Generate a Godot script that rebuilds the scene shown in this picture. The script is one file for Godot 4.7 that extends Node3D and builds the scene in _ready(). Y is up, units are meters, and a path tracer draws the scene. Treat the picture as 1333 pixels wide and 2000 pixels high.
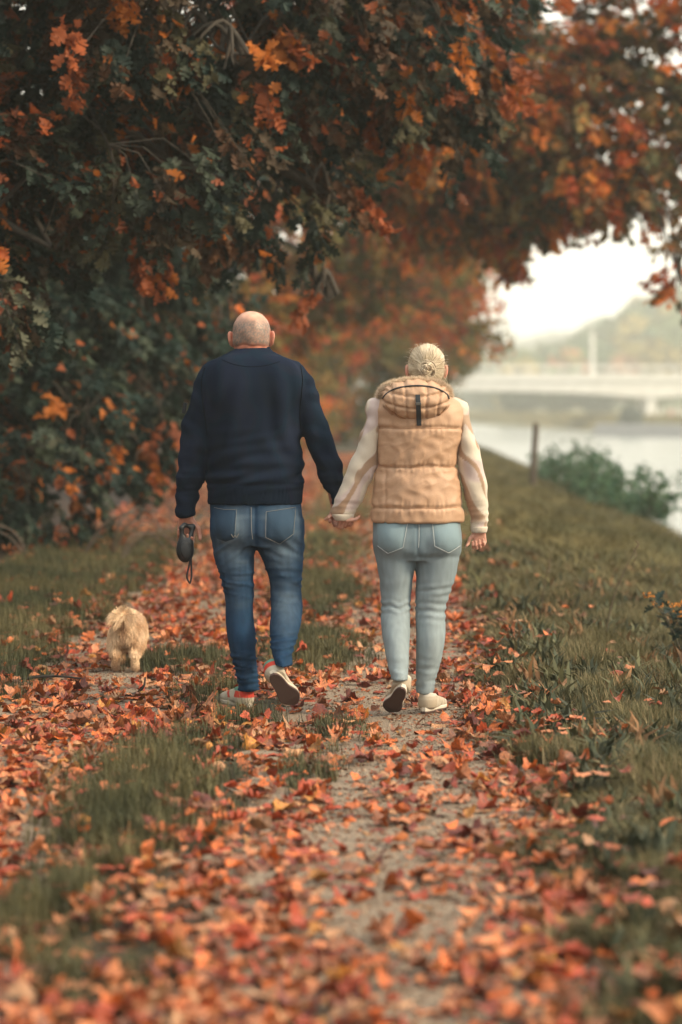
extends Node3D
# An autumn towpath: a couple and a small dog walk away under oaks, a canal and a bridge to the right.
# Axes: the camera looks along -z; d below means metres ahead (d = -z); the path drifts right by LEAN per metre.

const EYE := 1.38
const LEAN := 0.02
const DC := 10.9

var rng := RandomNumberGenerator.new()
var noise := FastNoiseLite.new()
var rough := FastNoiseLite.new()
var mats := {}
var taken := {}
var seen_cells := {}


func _ready():
	rng.seed = 11
	noise.seed = 3
	noise.noise_type = FastNoiseLite.TYPE_SIMPLEX_SMOOTH
	noise.frequency = 1.0
	noise.fractal_type = FastNoiseLite.FRACTAL_NONE
	rough.seed = 8
	rough.noise_type = FastNoiseLite.TYPE_SIMPLEX
	rough.frequency = 1.0
	rough.fractal_octaves = 3
	# camera: 85 mm lens, level, shifted down
	var cam := Camera3D.new()
	cam.name = "camera"
	var att := CameraAttributesPhysical.new()
	att.frustum_focal_length = 85.0
	att.frustum_focus_distance = 10.95
	att.frustum_near = 0.1
	att.frustum_far = 4000.0
	att.exposure_aperture = 1.8
	cam.attributes = att
	cam.projection = Camera3D.PROJECTION_FRUSTUM
	cam.near = 0.1
	cam.far = 4000.0
	cam.size = 2.0 * 0.1 * 1000.0 / 4722.0
	cam.frustum_offset = Vector2(0, -0.1 * 210.0 / 4722.0)
	cam.position = Vector3(0, EYE, 0)
	add_child(cam)
	cam.current = true
	# hazy bright sky
	var sky := ProceduralSkyMaterial.new()
	sky.sky_top_color = Color(0.94, 0.93, 0.9)
	sky.sky_horizon_color = Color(1.0, 0.97, 0.89)
	sky.sky_curve = 0.2
	sky.ground_bottom_color = Color(0.4, 0.39, 0.36)
	sky.ground_horizon_color = Color(0.62, 0.61, 0.58)
	sky.sky_energy_multiplier = 1.0
	var env := Environment.new()
	env.background_mode = Environment.BG_SKY
	env.sky = Sky.new()
	env.sky.sky_material = sky
	env.background_energy_multiplier = 0.75
	env.tonemap_mode = Environment.TONE_MAPPER_LINEAR
	env.tonemap_exposure = 3.1
	env.sdfgi_enabled = true
	env.ssao_enabled = true
	env.ssil_enabled = true
	env.fog_enabled = true
	env.fog_density = 0.0012
	env.fog_light_color = Color(0.98, 1.0, 0.97)
	var we := WorldEnvironment.new()
	we.name = "environment"
	we.environment = env
	add_child(we)
	var sun := DirectionalLight3D.new()
	sun.name = "sun"
	sun.light_energy = 0.5
	sun.light_color = Color(1.0, 0.9, 0.75)
	sun.light_angular_distance = 10.0
	sun.shadow_enabled = true
	var to_sun := Vector3(0.87, 0.58, 0.32)
	sun.basis = Basis.looking_at(-to_sun.normalized(), Vector3.UP)
	add_child(sun)
	make_leaf_meshes()
	make_ground()
	make_far_shore()
	make_trees()
	make_people()
	make_dog()
	make_small_things()
	make_grass()
	make_fallen_leaves()


# ---------------------------------------------------------------- helpers
func name_of(called: String) -> String:
	var n: int = taken.get(called, -1) + 1
	taken[called] = n
	return called if n == 0 else "%s_%03d" % [called, n]


func tag(o: Node, label: String, category := "", group := "", kind := ""):
	if label:
		o.set_meta("label", label)
	if category:
		o.set_meta("category", category)
	if group:
		o.set_meta("group", group)
	if kind:
		o.set_meta("kind", kind)
	return o


func thing(called: String, label: String, category: String, at: Vector3, group := "") -> Node3D:
	var o := Node3D.new()
	o.name = name_of(called)
	o.position = at
	add_child(o)
	tag(o, label, category, group)
	return o


func part(called: String, mesh: Mesh, mat: Material, parent: Node = null, tf := Transform3D()) -> MeshInstance3D:
	var o := MeshInstance3D.new()
	o.mesh = mesh
	o.material_override = mat
	o.transform = tf
	if parent == null:
		o.name = name_of(called)
		add_child(o)
	else:
		var key := "%d/%s" % [parent.get_instance_id(), called]
		var n: int = taken.get(key, -1) + 1
		taken[key] = n
		o.name = called if n == 0 else "%s_%03d" % [called, n]
		parent.add_child(o, true)
	return o


func many(called: String, mesh: Mesh, mat: Material, at: Array, tint: PackedColorArray, parent: Node = null) -> MultiMeshInstance3D:
	var mm := MultiMesh.new()
	mm.transform_format = MultiMesh.TRANSFORM_3D
	mm.use_colors = true
	mm.mesh = mesh
	mm.instance_count = at.size()
	for i in at.size():
		mm.set_instance_transform(i, at[i])
		mm.set_instance_color(i, tint[i])
	var o := MultiMeshInstance3D.new()
	o.multimesh = mm
	o.material_override = mat
	o.set_meta("kind", "stuff")
	if parent == null:
		o.name = name_of(called)
		add_child(o)
	else:
		o.name = called
		parent.add_child(o, true)
	return o


func lin(r: float, g: float, b: float) -> Color:
	return Color(r, g, b).linear_to_srgb()


# linear base colour
func flat(r: float, g: float, b: float, roughness := 0.8) -> StandardMaterial3D:
	var m := StandardMaterial3D.new()
	m.albedo_color = lin(r, g, b)
	m.roughness = roughness
	return m


func painted(roughness := 0.8) -> StandardMaterial3D:
	var m := StandardMaterial3D.new()
	m.vertex_color_use_as_albedo = true
	m.roughness = roughness
	return m


func ntex(freq: float, dark: Color, light: Color, side := 256, type := FastNoiseLite.TYPE_SIMPLEX, octaves := 4, sd := 1) -> NoiseTexture2D:
	var n := FastNoiseLite.new()
	n.seed = sd
	n.noise_type = type
	n.frequency = freq
	n.fractal_octaves = octaves
	var t := NoiseTexture2D.new()
	t.width = side
	t.height = side
	t.seamless = true
	t.noise = n
	var g := Gradient.new()
	g.set_color(0, dark)
	g.set_color(1, light)
	t.color_ramp = g
	return t


func grain(m: StandardMaterial3D, tex: Texture2D, scale: float, bump := 0.0, world := false) -> StandardMaterial3D:
	m.albedo_texture = tex
	m.uv1_triplanar = true
	m.uv1_world_triplanar = world
	m.uv1_scale = Vector3.ONE * scale
	if bump > 0.0:
		m.heightmap_enabled = true
		m.heightmap_texture = tex
		m.heightmap_scale = bump
	return m


func tube(st: SurfaceTool, pts: PackedVector3Array, r0: float, r1: float, sides := 6, col := Color.WHITE) -> void:
	var n := pts.size()
	var base := []
	var up := Vector3(0.3, 0.9, 0.31)
	for i in n:
		var t := (pts[mini(i + 1, n - 1)] - pts[maxi(i - 1, 0)]).normalized()
		var a := t.cross(up)
		if a.length() < 0.05:
			a = t.cross(Vector3(1, 0, 0))
		a = a.normalized()
		var b := t.cross(a).normalized()
		up = a.cross(t) if i == 0 else up
		var r := lerpf(r0, r1, float(i) / maxf(1.0, n - 1))
		var ring := []
		for k in sides:
			var w := TAU * k / sides
			var o := a * cos(w) + b * sin(w)
			ring.append([pts[i] + o * r, o])
		base.append(ring)
	for i in n - 1:
		for k in sides:
			var k2 := (k + 1) % sides
			var q := [base[i][k], base[i][k2], base[i + 1][k2], base[i + 1][k]]
			for j in [0, 2, 1, 0, 3, 2]:
				st.set_color(col)
				st.set_normal(q[j][1])
				st.add_vertex(q[j][0])


func begin() -> SurfaceTool:
	var st := SurfaceTool.new()
	st.begin(Mesh.PRIMITIVE_TRIANGLES)
	return st


func smooth_path(a: PackedVector3Array, steps: int) -> PackedVector3Array:
	var out := PackedVector3Array()
	var n := a.size()
	for i in n - 1:
		for s in steps:
			var t := float(s) / steps
			out.append(a[i].cubic_interpolate(a[i + 1], a[maxi(i - 1, 0)], a[mini(i + 2, n - 1)], t))
	out.append(a[n - 1])
	return out


func rnd(a: float, b: float) -> float:
	return rng.randf_range(a, b)


func ball() -> Vector3:
	while true:
		var v := Vector3(rnd(-1, 1), rnd(-1, 1), rnd(-1, 1))
		if v.length_squared() <= 1.0:
			return v
	return Vector3.ZERO


# a lathe-free box with soft edges: a box mesh whose corners are drawn in
func bevelled(size: Vector3, b: float) -> ArrayMesh:
	var st := begin()
	st.set_smooth_group(-1)
	var h := size * 0.5
	for axis in 3:
		for s in [-1.0, 1.0]:
			var u := (axis + 1) % 3
			var v := (axis + 2) % 3
			var c := []
			for q in [[-1, -1], [1, -1], [1, 1], [-1, 1]]:
				var p := Vector3.ZERO
				p[axis] = s * h[axis]
				p[u] = q[0] * (h[u] - b)
				p[v] = q[1] * (h[v] - b)
				c.append(p)
			quad(st, c, s > 0)
	for axis in 3:
		var u := (axis + 1) % 3
		var v := (axis + 2) % 3
		for q in [[-1, -1], [1, -1], [1, 1], [-1, 1]]:
			var c := []
			for e in [[0, -1], [1, -1], [1, 1], [0, 1]]:
				var p := Vector3.ZERO
				p[axis] = e[1] * (h[axis] - b)
				p[u] = q[0] * (h[u] - (b if e[0] == 1 else 0.0))
				p[v] = q[1] * (h[v] - (0.0 if e[0] == 1 else b))
				c.append(p)
			quad(st, c, q[0] * q[1] < 0)
	for x in [-1, 1]:
		for y in [-1, 1]:
			for z in [-1, 1]:
				var k := Vector3(x, y, z)
				var c := []
				for axis in 3:
					var p := k * (h - Vector3.ONE * b)
					p[axis] = k[axis] * h[axis]
					c.append(p)
				for j in ([0, 2, 1] if x * y * z > 0 else [0, 1, 2]):
					st.add_vertex(c[j])
	st.generate_normals()
	return st.commit()


func quad(st: SurfaceTool, c: Array, flip: bool) -> void:
	for j in ([0, 2, 1, 0, 3, 2] if flip else [0, 1, 2, 0, 2, 3]):
		st.add_vertex(c[j])


# ---------------------------------------------------------------- bodies and cloth: distance fields meshed as surface nets
class Prim:
	var k := 0.02
	var cut := false
	var lo := Vector3.ZERO
	var hi := Vector3.ZERO

	func d(_p: Vector3) -> float:
		return 1.0


# a form given by level sections: height, centre x, half width, centre z, half depth
class Loft extends Prim:
	const STEP := 0.004
	var y0 := 0.0
	var y1 := 0.0
	var t := PackedFloat32Array()
	var n := 0
	var grow := 0.0
	var trim := 0.0

	func _init(rows: PackedFloat32Array, smooth := 0.02, inset := 0.0):
		k = smooth
		grow = -inset
		var c := rows.size() / 5
		y1 = rows[0]
		y0 = rows[(c - 1) * 5]
		n = int(ceil((y1 - y0) / STEP)) + 1
		t.resize(n * 4)
		lo = Vector3(9, y0, 9)
		hi = Vector3(-9, y1, -9)
		var j := c - 1
		for i in n:
			var y := y0 + i * STEP
			while j > 1 and rows[(j - 1) * 5] < y:
				j -= 1
			var a := j
			var b := j - 1
			var w := clampf((y - rows[a * 5]) / (rows[b * 5] - rows[a * 5]), 0, 1)
			for f in 4:
				t[i * 4 + f] = cubic_interpolate(rows[a * 5 + 1 + f], rows[b * 5 + 1 + f], rows[mini(a + 1, c - 1) * 5 + 1 + f], rows[maxi(b - 1, 0) * 5 + 1 + f], w)
			lo.x = minf(lo.x, t[i * 4] - t[i * 4 + 1])
			hi.x = maxf(hi.x, t[i * 4] + t[i * 4 + 1])
			lo.z = minf(lo.z, t[i * 4 + 2] - t[i * 4 + 3])
			hi.z = maxf(hi.z, t[i * 4 + 2] + t[i * 4 + 3])

	func d(p: Vector3) -> float:
		var f := clampf((p.y - y0) / STEP, 0.0, n - 1.001)
		var i := int(f)
		var w := f - i
		i *= 4
		var rx := lerpf(t[i + 1], t[i + 5], w) + grow
		var rz := lerpf(t[i + 3], t[i + 7], w) + grow
		var x := (p.x - lerpf(t[i], t[i + 4], w)) / rx
		var z := (p.z - lerpf(t[i + 2], t[i + 6], w)) / rz
		var k0 := sqrt(x * x + z * z)
		var e := (k0 - 1.0) * minf(rx, rz)
		if k0 > 0.3:
			x /= rx
			z /= rz
			e = k0 * (k0 - 1.0) / sqrt(x * x + z * z)
		var dy := maxf(y0 + trim - p.y, p.y - y1 + trim)
		if dy <= 0.0:
			return maxf(e, dy)
		return dy if e < 0.0 else sqrt(e * e + dy * dy)


class Bone extends Prim:
	var a: Vector3
	var ab: Vector3
	var ra: float
	var rb: float
	var il: float

	func _init(from: Vector3, to: Vector3, r_from: float, r_to: float, smooth := 0.01):
		a = from
		ab = to - from
		ra = r_from
		rb = r_to
		k = smooth
		il = 1.0 / maxf(ab.length_squared(), 1e-8)
		var m := maxf(ra, rb)
		lo = Vector3(minf(from.x, to.x), minf(from.y, to.y), minf(from.z, to.z)) - Vector3.ONE * m
		hi = Vector3(maxf(from.x, to.x), maxf(from.y, to.y), maxf(from.z, to.z)) + Vector3.ONE * m

	func d(p: Vector3) -> float:
		var q := p - a
		var w := clampf(q.dot(ab) * il, 0.0, 1.0)
		return (q - ab * w).length() - lerpf(ra, rb, w)


class Egg extends Prim:
	var c: Vector3
	var inv: Basis
	var r: Vector3

	func _init(centre: Vector3, radii: Vector3, smooth := 0.02, turn := Vector3.ZERO):
		c = centre
		r = radii
		k = smooth
		inv = Basis.from_euler(turn).transposed()
		var m := maxf(r.x, maxf(r.y, r.z))
		lo = c - Vector3.ONE * m
		hi = c + Vector3.ONE * m

	func d(p: Vector3) -> float:
		var q := (inv * (p - c)) / r
		var k0 := q.length()
		if k0 < 0.3:
			return (k0 - 1.0) * minf(r.x, minf(r.y, r.z))
		return k0 * (k0 - 1.0) / (q / r).length()


# keeps what lies on the far side of a plane
class Half extends Prim:
	var nrm: Vector3
	var off: float

	func _init(normal: Vector3, at: Vector3):
		nrm = normal.normalized()
		off = nrm.dot(at)
		cut = true
		lo = Vector3.ONE * -99.0
		hi = Vector3.ONE * 99.0

	func d(p: Vector3) -> float:
		return nrm.dot(p) - off


class Form:
	var prims: Array[Prim] = []
	var disp = null

	func add(p: Prim) -> Form:
		prims.append(p)
		return self

	func dist(p: Vector3, of: Array) -> float:
		var e := 9.0
		for q in of:
			var f: float = q.d(p)
			if q.cut:
				e = maxf(e, f)
				continue
			var k: float = q.k
			var h := k - absf(e - f)
			e = minf(e, f)
			if h > 0.0:
				e -= h * h / k * 0.25
		return e

	func box() -> AABB:
		var b := AABB()
		var first := true
		for q in prims:
			if q.cut:
				continue
			var a := AABB(q.lo, q.hi - q.lo)
			b = a if first else b.merge(a)
			first = false
		return b

	# the surface seen along -z from behind at (x, y)
	func back(x: float, y: float, from := 0.6) -> Vector3:
		var p := Vector3(x, y, from)
		for i in 80:
			var e := dist(p, prims)
			if disp != null:
				e -= disp.call(p, Vector3(0, 0, 1))
			if e < 0.0004 or p.z < -0.6:
				break
			p.z -= e * 0.7
		return p


# {v, n, i}: vertices, normals, indices (clockwise)
func net(s: Form, h: float) -> Dictionary:
	var box := s.box().grow(h * 2.5 + 0.006)
	var o := box.position
	var nx := int(ceil(box.size.x / h)) + 1
	var ny := int(ceil(box.size.y / h)) + 1
	var nz := int(ceil(box.size.z / h)) + 1
	const B := 6
	var vals := PackedFloat32Array()
	vals.resize(nx * ny * nz)
	vals.fill(1.0)
	var sx := 1
	var sy := nx
	var sz := nx * ny
	var live := []
	var r := h * B * 0.87
	for bz in range(0, nz, B):
		for by in range(0, ny, B):
			for bx in range(0, nx, B):
				var c := o + Vector3(bx + B * 0.5, by + B * 0.5, bz + B * 0.5) * h
				var near := []
				for q in s.prims:
					var m: float = r + q.k + 0.02
					if c.x > q.lo.x - m and c.x < q.hi.x + m and c.y > q.lo.y - m and c.y < q.hi.y + m and c.z > q.lo.z - m and c.z < q.hi.z + m:
						near.append(q)
				if near.is_empty():
					continue
				var e := s.dist(c, near)
				if e > r * 1.6 + 0.01:
					continue
				var solid := e < -r * 1.6 - 0.01
				if not solid:
					live.append([bx, by, bz])
				for k in range(bz, mini(bz + B, nz)):
					for j in range(by, mini(by + B, ny)):
						var at := bx + j * sy + k * sz
						for i in range(bx, mini(bx + B, nx)):
							vals[at] = -1.0 if solid else s.dist(o + Vector3(i, j, k) * h, near)
							at += 1
	var index := PackedInt32Array()
	index.resize(nx * ny * nz)
	index.fill(-1)
	var v := PackedVector3Array()
	var corner := [0, sx, sy, sx + sy, sz, sx + sz, sy + sz, sx + sy + sz]
	var edges := [[0, 1], [2, 3], [4, 5], [6, 7], [0, 2], [1, 3], [4, 6], [5, 7], [0, 4], [1, 5], [2, 6], [3, 7]]
	var spot := [Vector3(0, 0, 0), Vector3(1, 0, 0), Vector3(0, 1, 0), Vector3(1, 1, 0), Vector3(0, 0, 1), Vector3(1, 0, 1), Vector3(0, 1, 1), Vector3(1, 1, 1)]
	var cells := PackedInt32Array()
	for b in live:
		for k in range(b[2], mini(b[2] + B, nz - 1)):
			for j in range(b[1], mini(b[1] + B, ny - 1)):
				for i in range(b[0], mini(b[0] + B, nx - 1)):
					var at: int = i + j * sy + k * sz
					var first := vals[at] < 0.0
					if (vals[at + sx] < 0.0) == first and (vals[at + sy] < 0.0) == first and (vals[at + sz] < 0.0) == first and (vals[at + sx + sy] < 0.0) == first and (vals[at + sx + sz] < 0.0) == first and (vals[at + sy + sz] < 0.0) == first and (vals[at + sx + sy + sz] < 0.0) == first:
						continue
					var sum := Vector3.ZERO
					var cnt := 0
					for e in edges:
						var fa := vals[at + corner[e[0]]]
						var fb := vals[at + corner[e[1]]]
						if (fa < 0.0) != (fb < 0.0):
							sum += spot[e[0]].lerp(spot[e[1]], fa / (fa - fb))
							cnt += 1
					index[at] = v.size()
					cells.append(at)
					v.append(o + (Vector3(i, j, k) + sum / cnt) * h)
	var ind := PackedInt32Array()
	for at in cells:
		var inside := vals[at] < 0.0
		for ax in 3:
			var st: int = [sx, sy, sz][ax]
			if (vals[at + st] < 0.0) == inside:
				continue
			var su: int = [sy, sz, sx][ax]
			var sv: int = [sz, sx, sy][ax]
			var a := index[at]
			if at - su - sv < 0:
				continue
			var b := index[at - su]
			var c := index[at - su - sv]
			var d := index[at - sv]
			if b < 0 or c < 0 or d < 0:
				continue
			if inside:
				ind.append_array(PackedInt32Array([a, c, b, a, d, c]))
			else:
				ind.append_array(PackedInt32Array([a, b, c, a, c, d]))
	var vol := 0.0
	for i in range(0, ind.size(), 3):
		vol += v[ind[i]].dot(v[ind[i + 1]].cross(v[ind[i + 2]]))
	if vol > 0.0:
		for i in range(0, ind.size(), 3):
			var w := ind[i]
			ind[i] = ind[i + 1]
			ind[i + 1] = w
	var g := {"v": v, "i": ind}
	g.n = normals(v, ind)
	if s.disp != null:
		for i in v.size():
			v[i] += g.n[i] * s.disp.call(v[i], g.n[i])
		g.v = v
		g.n = normals(v, ind)
	return g


func normals(v: PackedVector3Array, ind: PackedInt32Array) -> PackedVector3Array:
	var n := PackedVector3Array()
	n.resize(v.size())
	for i in range(0, ind.size(), 3):
		var f := (v[ind[i + 2]] - v[ind[i]]).cross(v[ind[i + 1]] - v[ind[i]])
		n[ind[i]] += f
		n[ind[i + 1]] += f
		n[ind[i + 2]] += f
	for i in n.size():
		n[i] = n[i].normalized()
	return n


func commit(gs: Array, tint = null) -> ArrayMesh:
	var v := PackedVector3Array()
	var n := PackedVector3Array()
	var ind := PackedInt32Array()
	var c := PackedColorArray()
	for g in gs:
		var base := v.size()
		v.append_array(g.v)
		n.append_array(g.n)
		for i in g.i:
			ind.append(i + base)
	var arr := []
	arr.resize(Mesh.ARRAY_MAX)
	arr[Mesh.ARRAY_VERTEX] = v
	arr[Mesh.ARRAY_NORMAL] = n
	arr[Mesh.ARRAY_INDEX] = ind
	if tint != null:
		c.resize(v.size())
		for i in v.size():
			c[i] = tint.call(v[i], n[i])
		arr[Mesh.ARRAY_COLOR] = c
	var m := ArrayMesh.new()
	m.add_surface_from_arrays(Mesh.PRIMITIVE_TRIANGLES, arr)
	return m


# a thread or seam laid on a form, seen from behind; pts are x, y pairs
func seam(called: String, s: Form, pts: PackedFloat32Array, radius: float, off: float, mat: Material, parent: Node, steps := 8, bent := true) -> MeshInstance3D:
	var flat_pts := PackedVector3Array()
	for i in range(0, pts.size(), 2):
		flat_pts.append(Vector3(pts[i], pts[i + 1], 0))
	var line := PackedVector3Array()
	if bent:
		line = smooth_path(flat_pts, steps)
	else:
		for i in flat_pts.size() - 1:
			for k in steps:
				line.append(flat_pts[i].lerp(flat_pts[i + 1], float(k) / steps))
		line.append(flat_pts[flat_pts.size() - 1])
	var on := PackedVector3Array()
	for p in line:
		on.append(s.back(p.x, p.y) + Vector3(0, 0, off))
	var st := begin()
	tube(st, on, radius, radius, 5)
	return part(called, st.commit(), mat, parent)


# a patch of cloth lying on a form, seen from behind: left and right edge at even heights from top to bottom
func patch(called: String, s: Form, rows: Array, off: float, mat: Material, parent: Node, tint := Color.WHITE) -> MeshInstance3D:
	var st := begin()
	var grid := []
	var nr := 14
	var nc := 10
	for j in nr + 1:
		var f := float(j) / nr * (rows.size() - 1)
		var a: Array = rows[mini(int(f), rows.size() - 2)]
		var b: Array = rows[mini(int(f), rows.size() - 2) + 1]
		var w := f - mini(int(f), rows.size() - 2)
		var line := []
		for i in nc + 1:
			var u := float(i) / nc
			var x := lerpf(lerpf(a[1], a[2], u), lerpf(b[1], b[2], u), w)
			var sag: float = lerpf(a[3], b[3], w) * (1.0 - absf(2.0 * u - 1.0))
			var y := lerpf(a[0], b[0], w) - sag
			var edge := 0.0 if i == 0 or i == nc or j == 0 or j == nr else 1.0
			line.append(s.back(x, y) + Vector3(0, 0, off * edge - 0.001 * (1.0 - edge)))
		grid.append(line)
	for j in nr:
		for i in nc:
			for q in [[j, i], [j + 1, i + 1], [j + 1, i], [j, i], [j, i + 1], [j + 1, i + 1]]:
				st.set_color(tint)
				st.set_smooth_group(0)
				st.add_vertex(grid[q[0]][q[1]])
	st.index()
	st.generate_normals()
	return part(called, st.commit(), mat, parent)


# ---------------------------------------------------------------- the ground
func px(u: float, d: float) -> float:
	return u + LEAN * d


func gh(x: float, z: float) -> float:
	var u := x + LEAN * z
	var h := 0.02 * noise.get_noise_2d(x * 0.6, z * 0.35)
	h += 0.03 * smoothstep(0.45, 0.9, u)
	if u > 0.55:
		h -= 0.33 * pow(clampf((u - 0.55) / 2.93, 0, 1), 1.4)
	if u > 3.48:
		h = maxf(h - (u - 3.48) * 0.85, -2.8)
	h += 0.025 * exp(-pow((u + 0.68) / 0.2, 2))
	if u < -1.75:
		h += 0.05 * smoothstep(-1.75, -2.1, u)
	if u < -2.4:
		h += minf(0.1 * (-2.4 - u), 1.4)
	return h


func sheet(us: PackedFloat32Array, ds: PackedFloat32Array, lift: float, ragged: float, tint = null) -> ArrayMesh:
	var v := PackedVector3Array()
	var ind := PackedInt32Array()
	var c := PackedColorArray()
	var w := us.size()
	for j in ds.size():
		for i in w:
			var u := us[i]
			if ragged > 0.0 and (i == 0 or i == w - 1):
				u += ragged * (noise.get_noise_2d(ds[j] * 1.7, i * 3.1) + 0.6 * noise.get_noise_2d(ds[j] * 6.0, i * 5.0))
			var p := Vector3(px(u, ds[j]), 0, -ds[j])
			p.y = gh(p.x, p.z) + lift
			v.append(p)
			if tint != null:
				c.append(tint.call(u, ds[j]))
			if i > 0 and j > 0:
				var a := (j - 1) * w + i - 1
				ind.append_array(PackedInt32Array([a, a + w, a + 1, a + 1, a + w, a + w + 1]))
	var arr := []
	arr.resize(Mesh.ARRAY_MAX)
	arr[Mesh.ARRAY_VERTEX] = v
	var n := PackedVector3Array()
	n.resize(v.size())
	for i in range(0, ind.size(), 3):
		var f := (v[ind[i + 2]] - v[ind[i]]).cross(v[ind[i + 1]] - v[ind[i]])
		f *= signf(f.y) if f.y != 0.0 else 1.0
		for q in 3:
			n[ind[i + q]] += f
	for i in n.size():
		n[i] = n[i].normalized()
	arr[Mesh.ARRAY_NORMAL] = n
	arr[Mesh.ARRAY_INDEX] = ind
	if tint != null:
		arr[Mesh.ARRAY_COLOR] = c
	var m := ArrayMesh.new()
	m.add_surface_from_arrays(Mesh.PRIMITIVE_TRIANGLES, arr)
	return m


func steps_of(rows: Array) -> PackedFloat32Array:
	var out := PackedFloat32Array()
	for r in rows:
		var a: float = r[0]
		while a < r[1] - 1e-4:
			out.append(a)
			a += r[2]
	out.append(rows[rows.size() - 1][1])
	return out


func make_ground():
	var earth := painted(0.95)
	grain(earth, ntex(0.06, Color(0.55, 0.55, 0.55), Color(1, 1, 1), 512), 0.9, 1.5, true)
	var us := steps_of([[-420, -60, 60], [-60, -12, 8], [-12, -4, 1], [-4, 4.2, 0.16], [4.2, 6.6, 0.4]])
	var ds := steps_of([[-40, 2, 3], [2, 32, 0.2], [32, 80, 1.2], [80, 200, 8], [200, 1600, 140]])
	var tint := func(u: float, d: float) -> Color:
		var k := 0.5 + 0.5 * noise.get_noise_2d(u * 1.3, d * 0.5)
		var c := Color(0.05, 0.045, 0.022).lerp(Color(0.085, 0.07, 0.036), k)
		if u > 0.5:
			c = Color(0.055, 0.06, 0.022).lerp(Color(0.1, 0.095, 0.034), k)
		if u < -2.6:
			c = c.lerp(Color(0.06, 0.035, 0.022), smoothstep(-2.6, -3.4, u))
		return c
	var g := part("ground", sheet(us, ds, 0.0, 0.0, tint), earth)
	tag(g, "dark earth of the bank under grass and leaves, falling to the canal", "ground", "", "structure")
	var gravel := flat(1, 1, 1, 0.9)
	gravel.albedo_color = Color(1, 1, 1)
	grain(gravel, ntex(0.11, lin(0.075, 0.056, 0.04), lin(0.42, 0.325, 0.235), 512, FastNoiseLite.TYPE_SIMPLEX, 5, 4), 1.6, 1.2, true)
	var dd := steps_of([[2, 32, 0.2], [32, 66, 1]])
	var p := part("gravel_path", sheet(PackedFloat32Array([-0.5, -0.25, 0, 0.25, 0.55]), dd, 0.006, 0.1), gravel)
	tag(p, "grey-brown gravel wheel track on the river side of the grass strip", "path", "", "structure")
	p = part("gravel_path", sheet(PackedFloat32Array([-1.85, -1.6, -1.35, -1.1, -0.9]), dd, 0.006, 0.12), gravel)
	tag(p, "leaf-covered wheel track on the tree side of the grass strip", "path", "", "structure")
	# stones of the gravel, nearest part only
	var peb := SphereMesh.new()
	peb.radius = 1.0
	peb.height = 1.5
	peb.radial_segments = 6
	peb.rings = 3
	var at := []
	var col := PackedColorArray()
	for i in 15000:
		var d := 5.0 + 11.0 * pow(rng.randf(), 1.6)
		var u := rnd(-0.5, 0.52) if i % 3 else rnd(-1.85, -0.9)
		var x := px(u, d)
		var s := rnd(0.003, 0.0075)
		at.append(Transform3D(Basis.from_euler(Vector3(rnd(-0.4, 0.4), rnd(0, 6), rnd(-0.4, 0.4))) * Basis.from_scale(Vector3(s * rnd(0.8, 1.5), s, s)), Vector3(x, gh(x, -d) + 0.007, -d)))
		var b := rnd(0.4, 1.25)
		col.append(Color(0.27 * b, 0.21 * b, 0.155 * b))
	var o := many("gravel", peb, painted(0.85), at, col)
	tag(o, "small grey-brown stones lying loose on the wheel tracks", "gravel")


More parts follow.
